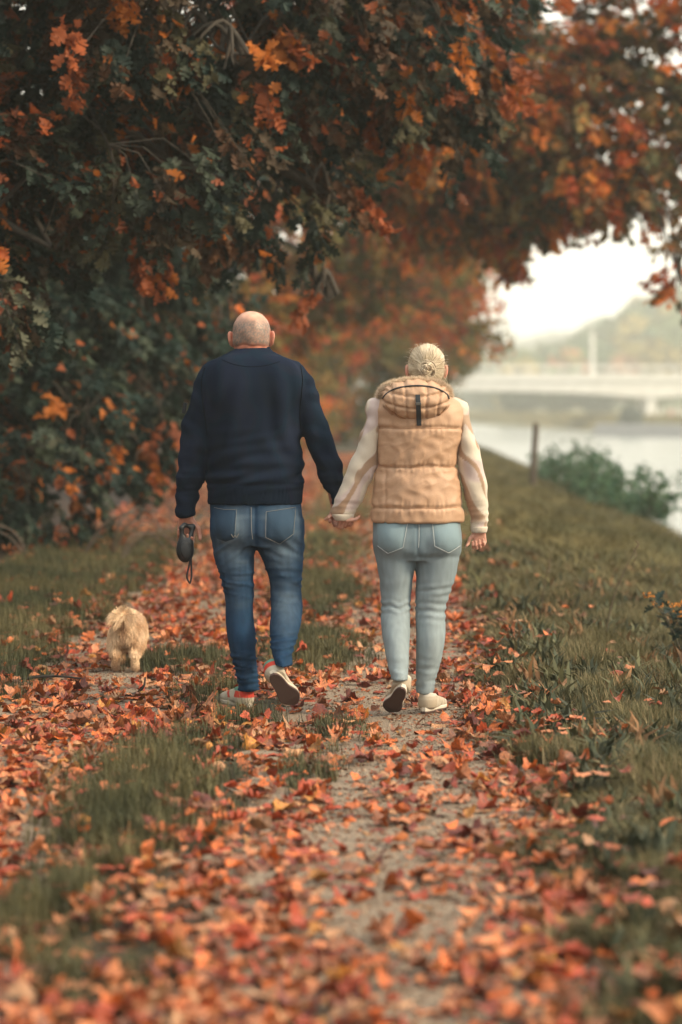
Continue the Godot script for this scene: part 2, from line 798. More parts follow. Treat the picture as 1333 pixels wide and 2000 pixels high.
func make_far_shore():
	# canal
	var water := flat(0.10, 0.125, 0.125, 0.16)
	water.metallic_specular = 0.6
	var wn := ntex(0.02, Color.BLACK, Color.WHITE, 512, FastNoiseLite.TYPE_SIMPLEX_SMOOTH, 3, 5)
	wn.as_normal_map = true
	wn.color_ramp = null
	wn.bump_strength = 2.0
	water.normal_enabled = true
	water.normal_texture = wn
	water.normal_scale = 0.5
	water.uv1_triplanar = true
	water.uv1_world_triplanar = true
	water.uv1_scale = Vector3(0.16, 0.16, 0.16)
	var pm := PlaneMesh.new()
	pm.size = Vector2(150, 1700)
	var w := part("water", pm, water)
	w.position = Vector3(76, -1.8, -750)
	tag(w, "pale still canal water reflecting the white sky", "water", "", "structure")
	# far bank: a strip of land whose edge follows the water line, rising inland
	var edge := [[-40.0, 38.0], [120.0, 37.0], [200.0, 35.5], [242.0, 34.0], [300.0, 28.6], [395.0, 21.0], [520.0, 18.0], [700.0, 22.0], [1000.0, 40.0], [1600.0, 60.0]]
	var prof := [[-2.0, -2.6], [0.0, -1.75], [1.6, -0.9], [4.0, -0.35], [9.0, -0.1], [30.0, 0.4], [90.0, 1.5], [420.0, 4.0]]
	var v := []
	for e in edge:
		var row := []
		for q in prof:
			row.append(Vector3(e[1] + q[0], q[1], -e[0]))
		v.append(row)
	var st := begin()
	for j in v.size() - 1:
		for i in prof.size() - 1:
			for q in [[j, i], [j + 1, i + 1], [j, i + 1], [j, i], [j + 1, i], [j + 1, i + 1]]:
				var k := 0.5 + 0.5 * noise.get_noise_2d(v[q[0]][q[1]].x * 0.1, v[q[0]][q[1]].z * 0.03)
				st.set_color(Color(0.16, 0.13, 0.06).lerp(Color(0.1, 0.11, 0.045), k))
				st.set_smooth_group(0)
				st.add_vertex(v[q[0]][q[1]])
	st.index()
	st.generate_normals()
	var fb := part("far_bank", st.commit(), painted(0.95))
	tag(fb, "tan grassy bank on the far side of the canal", "bank", "", "structure")
	# reeds on the far bank
	var at := []
	var col := PackedColorArray()
	var blade := tuft_mesh(10, 0.9, 0.35, 0.05, 21)
	for i in 2600:
		var d := rnd(225, 460)
		var x := edge_x(edge, d) + rnd(0.2, 6.0)
		var s := rnd(0.45, 1.0)
		at.append(Transform3D(Basis.from_euler(Vector3(0, rnd(0, 6), 0)) * Basis.from_scale(Vector3(s * 1.5, s, s * 1.5)), Vector3(x, -1.5 + minf(1.2, (x - edge_x(edge, d)) * 0.35), -d)))
		col.append(Color(0.26, 0.19, 0.07).lerp(Color(0.14, 0.14, 0.05), rng.randf()))
	tag(many("reeds", blade, painted(0.9), at, col), "tan reeds and long grass along the far bank", "reeds")
	# quay wall: courses of concrete blocks
	var conc := flat(1, 1, 1, 0.9)
	grain(conc, ntex(0.03, lin(0.2, 0.2, 0.21), lin(0.4, 0.4, 0.41), 256), 0.3, 0.0, true)
	var quay := thing("quay_wall", "low grey quay wall on the far bank by the bridge pier", "wall", Vector3(31, -1.8, -247))
	var along := Vector3(8.5, 0, 15.0).normalized()
	for i in 12:
		for c in 2:
			var m := part("block", bevelled(Vector3(1.37, 0.6, 0.8), 0.03), conc, quay)
			m.position = along * ((i - 5.75) * 1.4 + c * 0.7) + Vector3(0, 0.28 + c * 0.61, 0)
			m.rotation.y = atan2(-along.z, along.x)
	# bridge
	make_bridge(conc)
	# bushes and trees across the water
	var far_leaf: ArrayMesh = clump_mesh(46, 0.36, 5)
	var far_mat := painted(0.85)
	far_mat.backlight_enabled = true
	far_mat.backlight = Color(0.3, 0.3, 0.3)
	make_far_tree("bush", "dark rounded bush at the end of the grey quay wall", "bush", Vector3(30.2, -1.0, -252), 0.95, 1.7, Color(0.05, 0.07, 0.06), far_leaf, far_mat, 50)
	# hills and their woods
	make_hill("hill", "wooded green and orange hill rising behind the bridge", 560.0, [[30.0, 0.3], [42.0, 2.5], [55.0, 6.0], [68.0, 11.5], [78.0, 17.5], [95.0, 22.0], [160.0, 28.0], [300.0, 34.0]], 190.0)
	make_hill("hill", "pale blue distant ridge low on the horizon", 1250.0, [[10.0, 0.0], [60.0, 19.0], [100.0, 24.0], [135.0, 32.0], [170.0, 30.0], [240.0, 27.0], [420.0, 36.0]], 200.0)
	at = []
	col = PackedColorArray()
	var at2 := []
	var col2 := PackedColorArray()
	for i in 420:
		var x := 34.0 + 150.0 * pow(rng.randf(), 1.2)
		var z := -(rnd(470, 640))
		var y := hill_y(x, -z)
		var s := rnd(2.6, 4.6)
		var b := rnd(0.7, 1.25)
		var c := Color(0.11, 0.15, 0.045) * b
		var k := noise.get_noise_2d(x * 0.07, z * 0.03)
		if k > 0.3:
			c = Color(0.27, 0.21, 0.05) * b
		elif k < -0.25:
			c = Color(0.065, 0.11, 0.055) * b
		for n in 5:
			var q := Vector3(rnd(-0.6, 0.6), rnd(0.4, 1.9), rnd(-0.6, 0.6)) * s
			at.append(Transform3D(Basis.from_euler(Vector3(rnd(0, 6), rnd(0, 6), 0)).scaled(Vector3.ONE * s * rnd(0.8, 1.15)), Vector3(x, y, z) + q))
			col.append(c * rnd(0.85, 1.2))
	tag(many("wood", far_leaf, far_mat, at, col), "green and yellowing wood covering the hill behind the bridge", "wood")
	for i in 240:
		var x := rnd(20, 330)
		var z := -rnd(1180, 1320)
		var s := rnd(5, 9)
		for n in 3:
			at2.append(Transform3D(Basis.from_euler(Vector3(rnd(0, 6), rnd(0, 6), 0)).scaled(Vector3.ONE * s), Vector3(x + rnd(-6, 6), ridge_y(x) + rnd(0, 5), z)))
			col2.append(Color(0.06, 0.085, 0.06) * rnd(0.8, 1.2))
	tag(many("wood", far_leaf, far_mat, at2, col2), "hazy blue wood along the distant ridge", "wood")
	# single autumn trees that stand out, and the trees seen under the bridge
	var spots := [
		[46.0, 480.0, 9.0, Color(0.5, 0.2, 0.06), "orange tree low on the slope just clear of the bridge parapet"],
		[55.0, 470.0, 8.0, Color(0.34, 0.17, 0.085), "pinkish orange tree behind the white lamp post"],
		[80.0, 462.0, 11.0, Color(0.3, 0.2, 0.05), "yellowish tree on the hill between lamp post and oak twigs"],
		[96.0, 455.0, 15.0, Color(0.05, 0.085, 0.05), "dark green tree on the hill beyond the lamp post"],
		[29.0, 395.0, 6.0, Color(0.05, 0.075, 0.05), "dark green tree seen under the bridge at midspan"],
		[35.0, 390.0, 6.6, Color(0.06, 0.085, 0.045), "broad green tree seen under the bridge left of its pier"],
		[41.0, 385.0, 6.2, Color(0.05, 0.07, 0.05), "deep green tree seen under the bridge close to its pier"],
		[48.0, 380.0, 6.0, Color(0.07, 0.085, 0.035), "olive tree seen under the bridge beyond its pier"],
		[21.0, 520.0, 6.5, Color(0.06, 0.08, 0.075), "hazy blue-grey tree at the far end of the canal"],
	]
	for q in spots:
		var y: float = hill_y(q[0], q[1]) if q[1] > 440.0 and q[0] > 40.0 else -0.4
		make_far_tree("far_tree", q[4], "tree", Vector3(q[0], y, -q[1]), q[2] * 0.42, q[2], q[3], far_leaf, far_mat, 40)


func edge_x(edge: Array, d: float) -> float:
	for i in edge.size() - 1:
		if d < edge[i + 1][0]:
			return lerpf(edge[i][1], edge[i + 1][1], (d - edge[i][0]) / (edge[i + 1][0] - edge[i][0]))
	return 60.0


func hill_y(x: float, d: float) -> float:
	var r := [[30.0, 0.3], [42.0, 2.5], [55.0, 6.0], [68.0, 11.5], [78.0, 17.5], [95.0, 22.0], [160.0, 28.0], [300.0, 34.0]]
	return ridge_of(r, x) * smoothstep(420.0, 560.0, d) + 0.3


func ridge_y(x: float) -> float:
	return ridge_of([[10.0, 0.0], [60.0, 19.0], [100.0, 24.0], [135.0, 32.0], [170.0, 30.0], [240.0, 27.0], [420.0, 36.0]], x)


func ridge_of(r: Array, x: float) -> float:
	if x <= r[0][0]:
		return r[0][1]
	for i in r.size() - 1:
		if x < r[i + 1][0]:
			var w: float = (x - r[i][0]) / (r[i + 1][0] - r[i][0])
			return lerpf(r[i][1], r[i + 1][1], smoothstep(0, 1, w) * 0.5 + w * 0.5)
	return r[r.size() - 1][1]


func make_hill(called: String, label: String, d: float, ridge: Array, depth: float):
	var st := begin()
	var x0: float = ridge[0][0]
	var x1: float = ridge[ridge.size() - 1][0]
	var g := []
	for i in 41:
		var x := lerpf(x0, x1, i / 40.0)
		var row := []
		for j in 9:
			var w := j / 8.0
			var z := d - depth * (1.0 - w) * 0.75
			row.append(Vector3(x, ridge_of(ridge, x) * smoothstep(0, 1, w) - 0.6 + noise.get_noise_2d(x * 0.05, z * 0.05), -z))
		row.append(Vector3(x, -3, -d - 60))
		g.append(row)
	for i in 40:
		for j in 9:
			for q in [[i, j], [i + 1, j + 1], [i + 1, j], [i, j], [i, j + 1], [i + 1, j + 1]]:
				st.set_smooth_group(0)
				st.add_vertex(g[q[0]][q[1]])
	st.index()
	st.generate_normals()
	tag(part(called, st.commit(), flat(0.07, 0.085, 0.035, 0.95)), label, "hill", "", "structure")


func make_bridge(conc: Material):
	var white := flat(1, 1, 1, 0.7)
	grain(white, ntex(0.02, lin(0.62, 0.61, 0.58), lin(0.76, 0.75, 0.72), 256), 0.1, 0.0, true)
	var b := thing("bridge", "white concrete road bridge with haunched girder spanning the canal", "bridge", Vector3(20, 0, -300))
	# girder: depth swells over the piers at x = 37.9 and x = -28
	var st := begin()
	var xs := []
	for i in 91:
		xs.append(-75.0 + i * 150.0 / 90.0)
	var sec := []
	st.set_smooth_group(-1)
	for x in xs:
		var deep := 1.45 + 1.1 * maxf(exp(-absf(x + 20.0 - 37.9) / 9.0), exp(-absf(x + 20.0 + 28.0) / 9.0))
		var top := 4.62
		sec.append([Vector3(x, top, 5), Vector3(x, top - 0.3, 5), Vector3(x, top - 0.32, 4.8), Vector3(x, top - deep, 4.7), Vector3(x, top - deep, -4.7), Vector3(x, top - 0.32, -4.8), Vector3(x, top - 0.3, -5), Vector3(x, top, -5)])
	for i in xs.size() - 1:
		for j in 8:
			var k := (j + 1) % 8
			for q in [[i, j], [i + 1, k], [i, k], [i, j], [i + 1, j], [i + 1, k]]:
				st.add_vertex(sec[q[0]][q[1]])
	st.generate_normals()
	part("girder", st.commit(), white, b)
	for s in [4.85, -4.85]:
		var cur := part("parapet", bevelled(Vector3(150, 0.5, 0.28), 0.03), white, b)
		cur.position = Vector3(0, 4.87, s)
		var hr := part("handrail", bevelled(Vector3(150, 0.12, 0.12), 0.02), white, b)
		hr.position = Vector3(0, 6.06, s)
	var post := bevelled(Vector3(0.14, 0.9, 0.14), 0.015)
	for i in 38:
		var q := part("railing_post", post, white, b)
		q.position = Vector3(-37 + i * 2.0, 5.56, 4.85)
	var pier := bevelled(Vector3(1.25, 4.2, 9.0), 0.12)
	for x in [17.9, -48.0]:
		var q := part("pier", pier, conc, b)
		q.position = Vector3(x, 0.0, 0)
		q.material_override = white
	var lamp := thing("lamp_post", "tall white lamp post standing on the bridge deck", "lamp post", Vector3(30.8, 4.62, -296.2))
	st = begin()
	tube(st, PackedVector3Array([Vector3.ZERO, Vector3(0, 5.6, 0)]), 0.27, 0.2, 10)
	part("pole", st.commit(), white, lamp)
	var head := part("lamp_head", bevelled(Vector3(0.5, 0.16, 1.3), 0.04), white, lamp)
	head.position = Vector3(0, 5.62, -0.4)
	var bp := part("base_plate", bevelled(Vector3(0.7, 0.12, 0.7), 0.02), white, lamp)
	bp.position = Vector3(0, 0.06, 0)
	# upright marker posts on the bank under the bridge
	var who := ["white marker post on the far bank close beside the bridge pier", "pale pink marker post on the far bank beyond the bridge pier", "white marker post on the far bank farthest from the pier"]
	var cc := [Color(0.75, 0.74, 0.72), Color(0.75, 0.42, 0.45), Color(0.75, 0.74, 0.72)]
	for i in 3:
		var t := thing("marker_post", who[i], "post", Vector3([38.6, 40.0, 41.2][i], -0.45, -292.0 - i))
		st = begin()
		tube(st, PackedVector3Array([Vector3.ZERO, Vector3(0, 1.2, 0)]), 0.22, 0.2, 8)
		part("shaft", st.commit(), flat(cc[i].r, cc[i].g, cc[i].b), t)
		st = begin()
		tube(st, PackedVector3Array([Vector3(0, 1.19, 0), Vector3(0, 1.32, 0), Vector3(0, 1.36, 0)]), 0.22, 0.05, 8)
		part("cap", st.commit(), flat(0.6, 0.59, 0.57), t)


func make_far_tree(called: String, label: String, cat: String, at: Vector3, r: float, h: float, c: Color, leaf: Mesh, mat: Material, n: int):
	var t := thing(called, label, cat, at)
	var st := begin()
	tube(st, PackedVector3Array([Vector3(0, -0.6, 0), Vector3(0.1 * r, h * 0.4, 0), Vector3(0, h * 0.75, 0)]), h * 0.035, h * 0.012, 7)
	part("trunk", st.commit(), flat(0.07, 0.055, 0.04), t)
	var ts := []
	var cs := PackedColorArray()
	for i in n:
		var q := ball().normalized() * pow(rng.randf(), 0.4)
		q = Vector3(q.x * r, h * 0.55 + q.y * h * 0.42, q.z * r)
		ts.append(Transform3D(Basis.from_euler(Vector3(rnd(0, 6), rnd(0, 6), 0)).scaled(Vector3.ONE * r * rnd(0.5, 0.8)), q))
		cs.append(c * rnd(0.75, 1.3))
	many("crown", leaf, mat, ts, cs, t)


# a loose ball of small faces, radius about one
func clump_mesh(n: int, size: float, sd: int) -> ArrayMesh:
	var r := RandomNumberGenerator.new()
	r.seed = sd
	var st := begin()
	for i in n:
		var d := Vector3(r.randf_range(-1, 1), r.randf_range(-1, 1), r.randf_range(-1, 1)).normalized()
		var p := d * pow(r.randf(), 0.35)
		var nn := (d + Vector3(r.randf_range(-1, 1), r.randf_range(-0.2, 1), r.randf_range(-1, 1)) * 0.8).normalized()
		var a := nn.cross(Vector3(r.randf_range(-1, 1), r.randf_range(-1, 1), r.randf_range(-1, 1))).normalized()
		var b := nn.cross(a)
		var s := size * r.randf_range(0.6, 1.2)
		var q := [p - a * s, p - b * s * 0.5, p + a * s, p + b * s * 0.6]
		for j in [0, 2, 1, 0, 3, 2]:
			st.set_normal(nn)
			st.add_vertex(q[j])
	return st.commit()


# blades of grass from one root
func tuft_mesh(n: int, tall: float, spread: float, wide: float, sd: int) -> ArrayMesh:
	var r := RandomNumberGenerator.new()
	r.seed = sd
	var st := begin()
	for i in n:
		var a := r.randf_range(0, TAU)
		var out := Vector3(cos(a), 0, sin(a))
		var side := Vector3(-sin(a), 0, cos(a)) * wide * r.randf_range(0.6, 1.2) * 0.5
		var root := Vector3(r.randf_range(-1, 1), 0, r.randf_range(-1, 1)) * spread * 0.35
		var h := tall * r.randf_range(0.45, 1.1)
		var lean := r.randf_range(0.1, 1.0) * spread
		var p := [root + Vector3(0, -0.03, 0), root + out * lean * 0.3 + Vector3(0, h * 0.55, 0), root + out * lean * 0.95 + Vector3(0, h * (1.0 - 0.25 * lean / maxf(spread, 0.01)), 0)]
		var nn := (out * -0.75 + Vector3.UP * 0.6).normalized()
		var v := [p[0] - side, p[0] + side, p[1] + side * 0.8, p[1] - side * 0.8, p[2]]
		var shade := r.randf_range(0.75, 1.2)
		for j in [0, 2, 1, 0, 3, 2, 3, 4, 2]:
			st.set_color(Color(shade, shade, shade))
			st.set_normal(nn)
			st.add_vertex(v[j])
	return st.commit()


# ---------------------------------------------------------------- leaves
var oak_leaves: Array[ArrayMesh] = []
var maple_leaves: Array[ArrayMesh] = []
var dry_leaves: Array[ArrayMesh] = []


# outline: right half of the leaf from stalk to tip, x = half width, y = along; bend(x, y) gives height
func leaf_of(half: Array, bend, stalk := 0.16) -> ArrayMesh:
	var st := begin()
	var n := half.size()
	var spine := []
	var tall := 0.0
	for p in half:
		tall = maxf(tall, p[1])
	for i in n:
		spine.append(clampf(half[i][1] * 0.92 + 0.03, 0.0, tall))
	spine[0] = 0.0
	spine[n - 1] = half[n - 1][1]
	for s in [-1.0, 1.0]:
		for i in n - 1:
			var a := Vector2(0, spine[i])
			var b := Vector2(0, spine[i + 1])
			var c := Vector2(half[i][0] * s, half[i][1])
			var d := Vector2(half[i + 1][0] * s, half[i + 1][1])
			var ac := a.lerp(c, 0.5)
			var bd := b.lerp(d, 0.5)
			for q in [[a, ac, bd], [a, bd, b], [ac, c, d], [ac, d, bd]]:
				for j in ([0, 1, 2] if s > 0 else [0, 2, 1]):
					var p: Vector2 = q[j]
					st.set_smooth_group(0)
					st.set_uv(Vector2(p.x + 0.5, p.y))
					st.add_vertex(Vector3(p.x, bend.call(p.x, p.y), p.y - 0.45))
	if stalk > 0.0:
		var q := [Vector2(-0.012, 0.02), Vector2(0.012, 0.02), Vector2(0.02, -stalk)]
		for j in 3:
			st.set_smooth_group(0)
			st.set_uv(Vector2(0.5, 0))
			st.add_vertex(Vector3(q[j].x, bend.call(q[j].x, q[j].y), q[j].y - 0.45))
	st.index()
	st.generate_normals()
	return st.commit()


func make_leaf_meshes():
	var oak := [[0.0, 0.0], [0.05, 0.08], [0.2, 0.13], [0.25, 0.25], [0.13, 0.28], [0.33, 0.4], [0.38, 0.54], [0.16, 0.53], [0.3, 0.68], [0.25, 0.8], [0.12, 0.76], [0.11, 0.91], [0.0, 1.0]]
	var oak2 := [[0.0, 0.0], [0.06, 0.1], [0.2, 0.18], [0.11, 0.25], [0.36, 0.34], [0.31, 0.47], [0.15, 0.47], [0.35, 0.64], [0.24, 0.72], [0.12, 0.7], [0.16, 0.87], [0.0, 0.97]]
	var map := [[0.0, 0.06], [0.18, -0.04], [0.34, 0.02], [0.36, 0.16], [0.5, 0.27], [0.45, 0.38], [0.47, 0.5], [0.34, 0.52], [0.25, 0.55], [0.28, 0.68], [0.2, 0.73], [0.14, 0.86], [0.0, 1.0]]
	var egg := [[0.0, 0.0], [0.12, 0.05], [0.25, 0.16], [0.29, 0.3], [0.34, 0.42], [0.29, 0.52], [0.3, 0.62], [0.21, 0.74], [0.17, 0.84], [0.08, 0.93], [0.0, 1.0]]
	var r := RandomNumberGenerator.new()
	r.seed = 5
	for i in 5:
		var a := r.randf_range(-0.5, 0.8)
		var b := r.randf_range(-0.5, -0.1)
		var t := r.randf_range(-0.5, 0.5)
		var bend := func(x: float, y: float) -> float:
			return a * x * x + b * (y - 0.3) * (y - 0.3) + t * x * (y - 0.5) + 0.25 * absf(x)
		oak_leaves.append(leaf_of(oak if i % 2 == 0 else oak2, bend, 0.1))
	for i in 14:
		var calm := 0.35 if i % 2 == 0 else 1.0
		var a := r.randf_range(-1.6, 3.2) * calm
		var b := r.randf_range(-1.3, 1.6) * calm
		var t := r.randf_range(-1.4, 1.4) * calm
		var f := r.randf_range(5, 9)
		var w := r.randf_range(0.03, 0.08)
		var ph := r.randf_range(0, 6)
		var fold := r.randf_range(-0.2, 0.5)
		var bend := func(x: float, y: float) -> float:
			return a * x * x + b * (y - 0.45) * (y - 0.45) + t * x * (y - 0.45) + w * sin(f * x + ph) * cos(f * y) + fold * absf(x)
		if i % 3 == 2:
			dry_leaves.append(leaf_of(oak if i % 2 == 0 else oak2, bend))
		else:
			dry_leaves.append(leaf_of(egg if i % 5 == 1 else map, bend, 0.3))
	for i in 3:
		var a := r.randf_range(-0.4, 0.7)
		var bend := func(x: float, y: float) -> float:
			return a * x * x - 0.3 * y * y + 0.2 * absf(x)
		maple_leaves.append(leaf_of(map, bend, 0.2))


# a spray of several leaves as one mesh, for trees too far to tell the leaves apart
func spray_mesh(n: int, sd: int) -> ArrayMesh:
	var r := RandomNumberGenerator.new()
	r.seed = sd
	var st := begin()
	for i in n:
		var e := Vector3(r.randf_range(-1, 1), r.randf_range(-0.8, 0.8), r.randf_range(-1, 1)) * 0.9
		var b := Basis.from_euler(Vector3(r.randf_range(-0.2, 1.4), r.randf_range(0, TAU), r.randf_range(-0.6, 0.6))).scaled(Vector3.ONE * r.randf_range(0.75, 1.1))
		st.append_from(oak_leaves[i % 5], 0, Transform3D(b, e))
	return st.commit()


func leaf_material() -> StandardMaterial3D:
	if not mats.has("leaf"):
		var m := painted(0.55)
		m.metallic_specular = 0.32
		m.backlight_enabled = true
		m.backlight = Color(0.85, 0.85, 0.85)
		mats.leaf = m
	return mats.leaf


func leaf_colored(c: Color) -> StandardMaterial3D:
	var s := c.linear_to_srgb()
	var key := "leaf_%d_%d_%d" % [int(s.r * 14), int(s.g * 14), int(s.b * 14)]
	if not mats.has(key):
		var m := StandardMaterial3D.new()
		m.albedo_color = s
		if not mats.has("white_dot"):
			var im := Image.create(4, 4, false, Image.FORMAT_RGB8)
			im.fill(Color.WHITE)
			mats.white_dot = ImageTexture.create_from_image(im)
		m.albedo_texture = mats.white_dot
		m.roughness = 0.55
		m.metallic_specular = 0.32
		m.backlight_enabled = true
		m.backlight = Color(0.85, 0.85, 0.85)
		mats[key] = m
	return mats[key]


# ---------------------------------------------------------------- trees
func pick(rows: Array, w: float) -> Color:
	var sum := 0.0
	for q in rows:
		sum += q[0]
	w *= sum
	for q in rows:
		w -= q[0]
		if w <= 0.0:
			return q[1]
	return rows[0][1]


func bark() -> Material:
	if not mats.has("bark"):
		var m := flat(1, 1, 1, 0.95)
		mats.bark = grain(m, ntex(0.04, lin(0.03, 0.026, 0.022), lin(0.11, 0.095, 0.08), 256, FastNoiseLite.TYPE_CELLULAR, 3, 9), 2.2, 2.0)
	return mats.bark


# lobes: [u, height, d, ru, rh, rd, sprays]; warm: share of warm colour by spot
func oak(label: String, u: float, d: float, lobes: Array, sd: int, cool: Array, hot: Array, warm: float, leaf_size: float, per: int, singles: int, far_sprays := false):
	rng.seed = sd
	var root := Vector3(px(u, d), 0, -d)
	root.y = gh(root.x, root.z) - 0.1
	var t := thing("oak_tree", label, "tree", root, "oaks along the towpath")
	var st := begin()
	var top := root + Vector3(rnd(-0.3, 0.5), 6.5, rnd(-0.4, 0.4))
	var stem := smooth_path(PackedVector3Array([Vector3(0, -0.2, 0), Vector3(0.05, 0.5, 0), Vector3(rnd(-0.1, 0.25), 2.6, rnd(-0.1, 0.1)), top - root, top - root + Vector3(0.3, 3.5, 0)]), 5)
	tube(st, stem, 0.24, 0.06, 12)
	part("trunk", st.commit(), bark(), t)
	var twigs := begin()
	var at := []
	var col := PackedColorArray()
	var limbs := []
	for q in lobes:
		var c := Vector3(px(q[0], q[2]), q[1], -q[2])
		var rad := Vector3(q[3], q[4], q[5])
		var from := root + Vector3(0.05, clampf(q[1] * 0.9, 0.5, 6.3), 0)
		var thick := 0.075
		if q[3] < 0.36:
			for w in lobes:
				var o := Vector3(px(w[0], w[2]), w[1], -w[2])
				if w[3] > 0.36 and o.distance_to(c) < from.distance_to(c):
					from = o
			thick = 0.014
		var mid := from.lerp(c, 0.55) + Vector3(0, 0.6 + 0.06 * absf(c.x - from.x), rnd(-0.3, 0.3))
		var line := smooth_path(PackedVector3Array([from - root, mid - root, c - root, c - root + Vector3(rad.x * 0.65, -rad.y * 0.3, rnd(-0.4, 0.4) * rad.z)]), 6)
		st = begin()
		tube(st, line, thick, minf(0.012, thick), 7)
		part("branch", st.commit(), bark(), t)
		var nodes := PackedVector3Array(line)
		for b in 11:
			var e := c - root + ball() * rad * 0.85
			var s := line[6 + rng.randi() % (line.size() - 6)]
			var arc := smooth_path(PackedVector3Array([s, s.lerp(e, 0.5) + Vector3(0, 0.16, 0), e]), 4)
			tube(twigs, arc, 0.022, 0.006, 5)
			nodes.append_array(arc)
		for k in int(q[6]):
			var v := ball().normalized() * pow(rng.randf(), 0.42)
			var p := c + v * rad
			if rough.get_noise_3d(p.x * 0.95, p.y * 1.2, p.z * 0.95) < (-0.08 if d < 25.0 else -0.3):
				continue
			if p.y < gh(p.x, p.z) + 0.12:
				continue
			var near := nodes[0]
			for w in nodes:
				if w.distance_squared_to(p - root) < near.distance_squared_to(p - root):
					near = w
			var away := (p - root - near).normalized() * 0.5 + v * 0.5 + Vector3(0, -0.55, 0)
			away = (away + ball() * 0.35).normalized()
			if not far_sprays and k % 2 == 0:
				tube(twigs, PackedVector3Array([near, (p - root).lerp(near, 0.4) + Vector3(0, 0.05, 0), p - root + away * 0.25]), 0.008, 0.002, 4)
			var field := noise.get_noise_3d(p.x * 0.8 + sd, p.y * 0.8, p.z * 0.55) * 0.75 + rnd(-0.6, 0.6)
			var share: float = warm if q.size() < 8 else q[7]
			var hotter := field > 0.75 - 1.5 * share
			var tone := rnd(0.75, 1.3)
			var base := pick(hot if hotter else cool, rng.randf())
			if far_sprays:
				var e := Basis.from_euler(Vector3(rnd(0, 0.8), rnd(0, TAU), rnd(-0.4, 0.4))).scaled(Vector3.ONE * leaf_size * rnd(0.85, 1.2))
				at.append(Transform3D(e, p - root))
				col.append(base * tone)
				continue
			for n in per:
				var side := away.cross(Vector3.UP).rotated(away, rnd(-1.0, 1.0) + (PI if n % 2 else 0.0)).normalized()
				var axis := (away * 0.7 + side * 0.7 + Vector3(0, rnd(-0.7, 0.1), 0) + ball() * 0.35).normalized()
				var nrm := (Vector3(0, 0.75, 0) + ball() * 0.8 + v * 0.4)
				nrm = (nrm - axis * nrm.dot(axis)).normalized()
				var s := leaf_size * rnd(0.7, 1.2)
				var pos := p - root + away * (0.3 * n / per - 0.05) + axis * s * 0.5 + ball() * 0.05
				at.append(Transform3D(Basis(nrm.cross(axis) * s, nrm * s, axis * s), pos))
				var own := base
				if rng.randf() < 0.05 + 0.16 * warm:
					own = pick(hot, rng.randf())
				col.append(own * tone * rnd(0.8, 1.2))
	part("twigs", twigs.commit(), bark(), t).set_meta("kind", "stuff")
	if far_sprays:
		many("foliage", spray_mesh(7, sd), leaf_material(), at, col, t)
		return
	# leaves that show largest become parts of their own
	var best := {}
	for i in at.size():
		var p: Vector3 = at[i].origin + root
		if p.z > -3.0:
			continue
		var f := 4722.0 / -p.z
		var sx := 666.5 + p.x * f
		var sy := 790.0 + (EYE - p.y) * f
		if sx < 0 or sx > 1333 or sy < 0 or sy > 2000:
			continue
		var key := int(sx / 15.0) + 200 * int(sy / 15.0)
		if seen_cells.has(key) and seen_cells[key] < -p.z - 0.8:
			continue
		if not best.has(key) or -p.z < best[key][0]:
			best[key] = [-p.z, i, at[i].basis.x.length() * f * absf(at[i].basis.y.normalized().z) ]
	for key in best:
		if not seen_cells.has(key):
			seen_cells[key] = best[key][0]
	var order: Array = best.values()
	order.sort_custom(func(a, b): return a[2] > b[2])
	var alone := {}
	for q in order.slice(0, singles):
		alone[q[1]] = true
		var o := part("leaf", oak_leaves[q[1] % 5], leaf_colored(col[q[1]]), t)
		o.transform = at[q[1]]
	var ga := []
	var gc := PackedColorArray()
	for i in at.size():
		if not alone.has(i):
			var f: Transform3D = at[i]
			f.basis = f.basis * Basis.from_scale(Vector3([1.0, -1.0][i % 2] * rnd(0.8, 1.2), [1.0, -0.6][i % 2], 1.0))
			ga.append(f)
			gc.append(col[i])
	many("foliage", oak_leaves[sd % 5], leaf_material(), ga, gc, t)


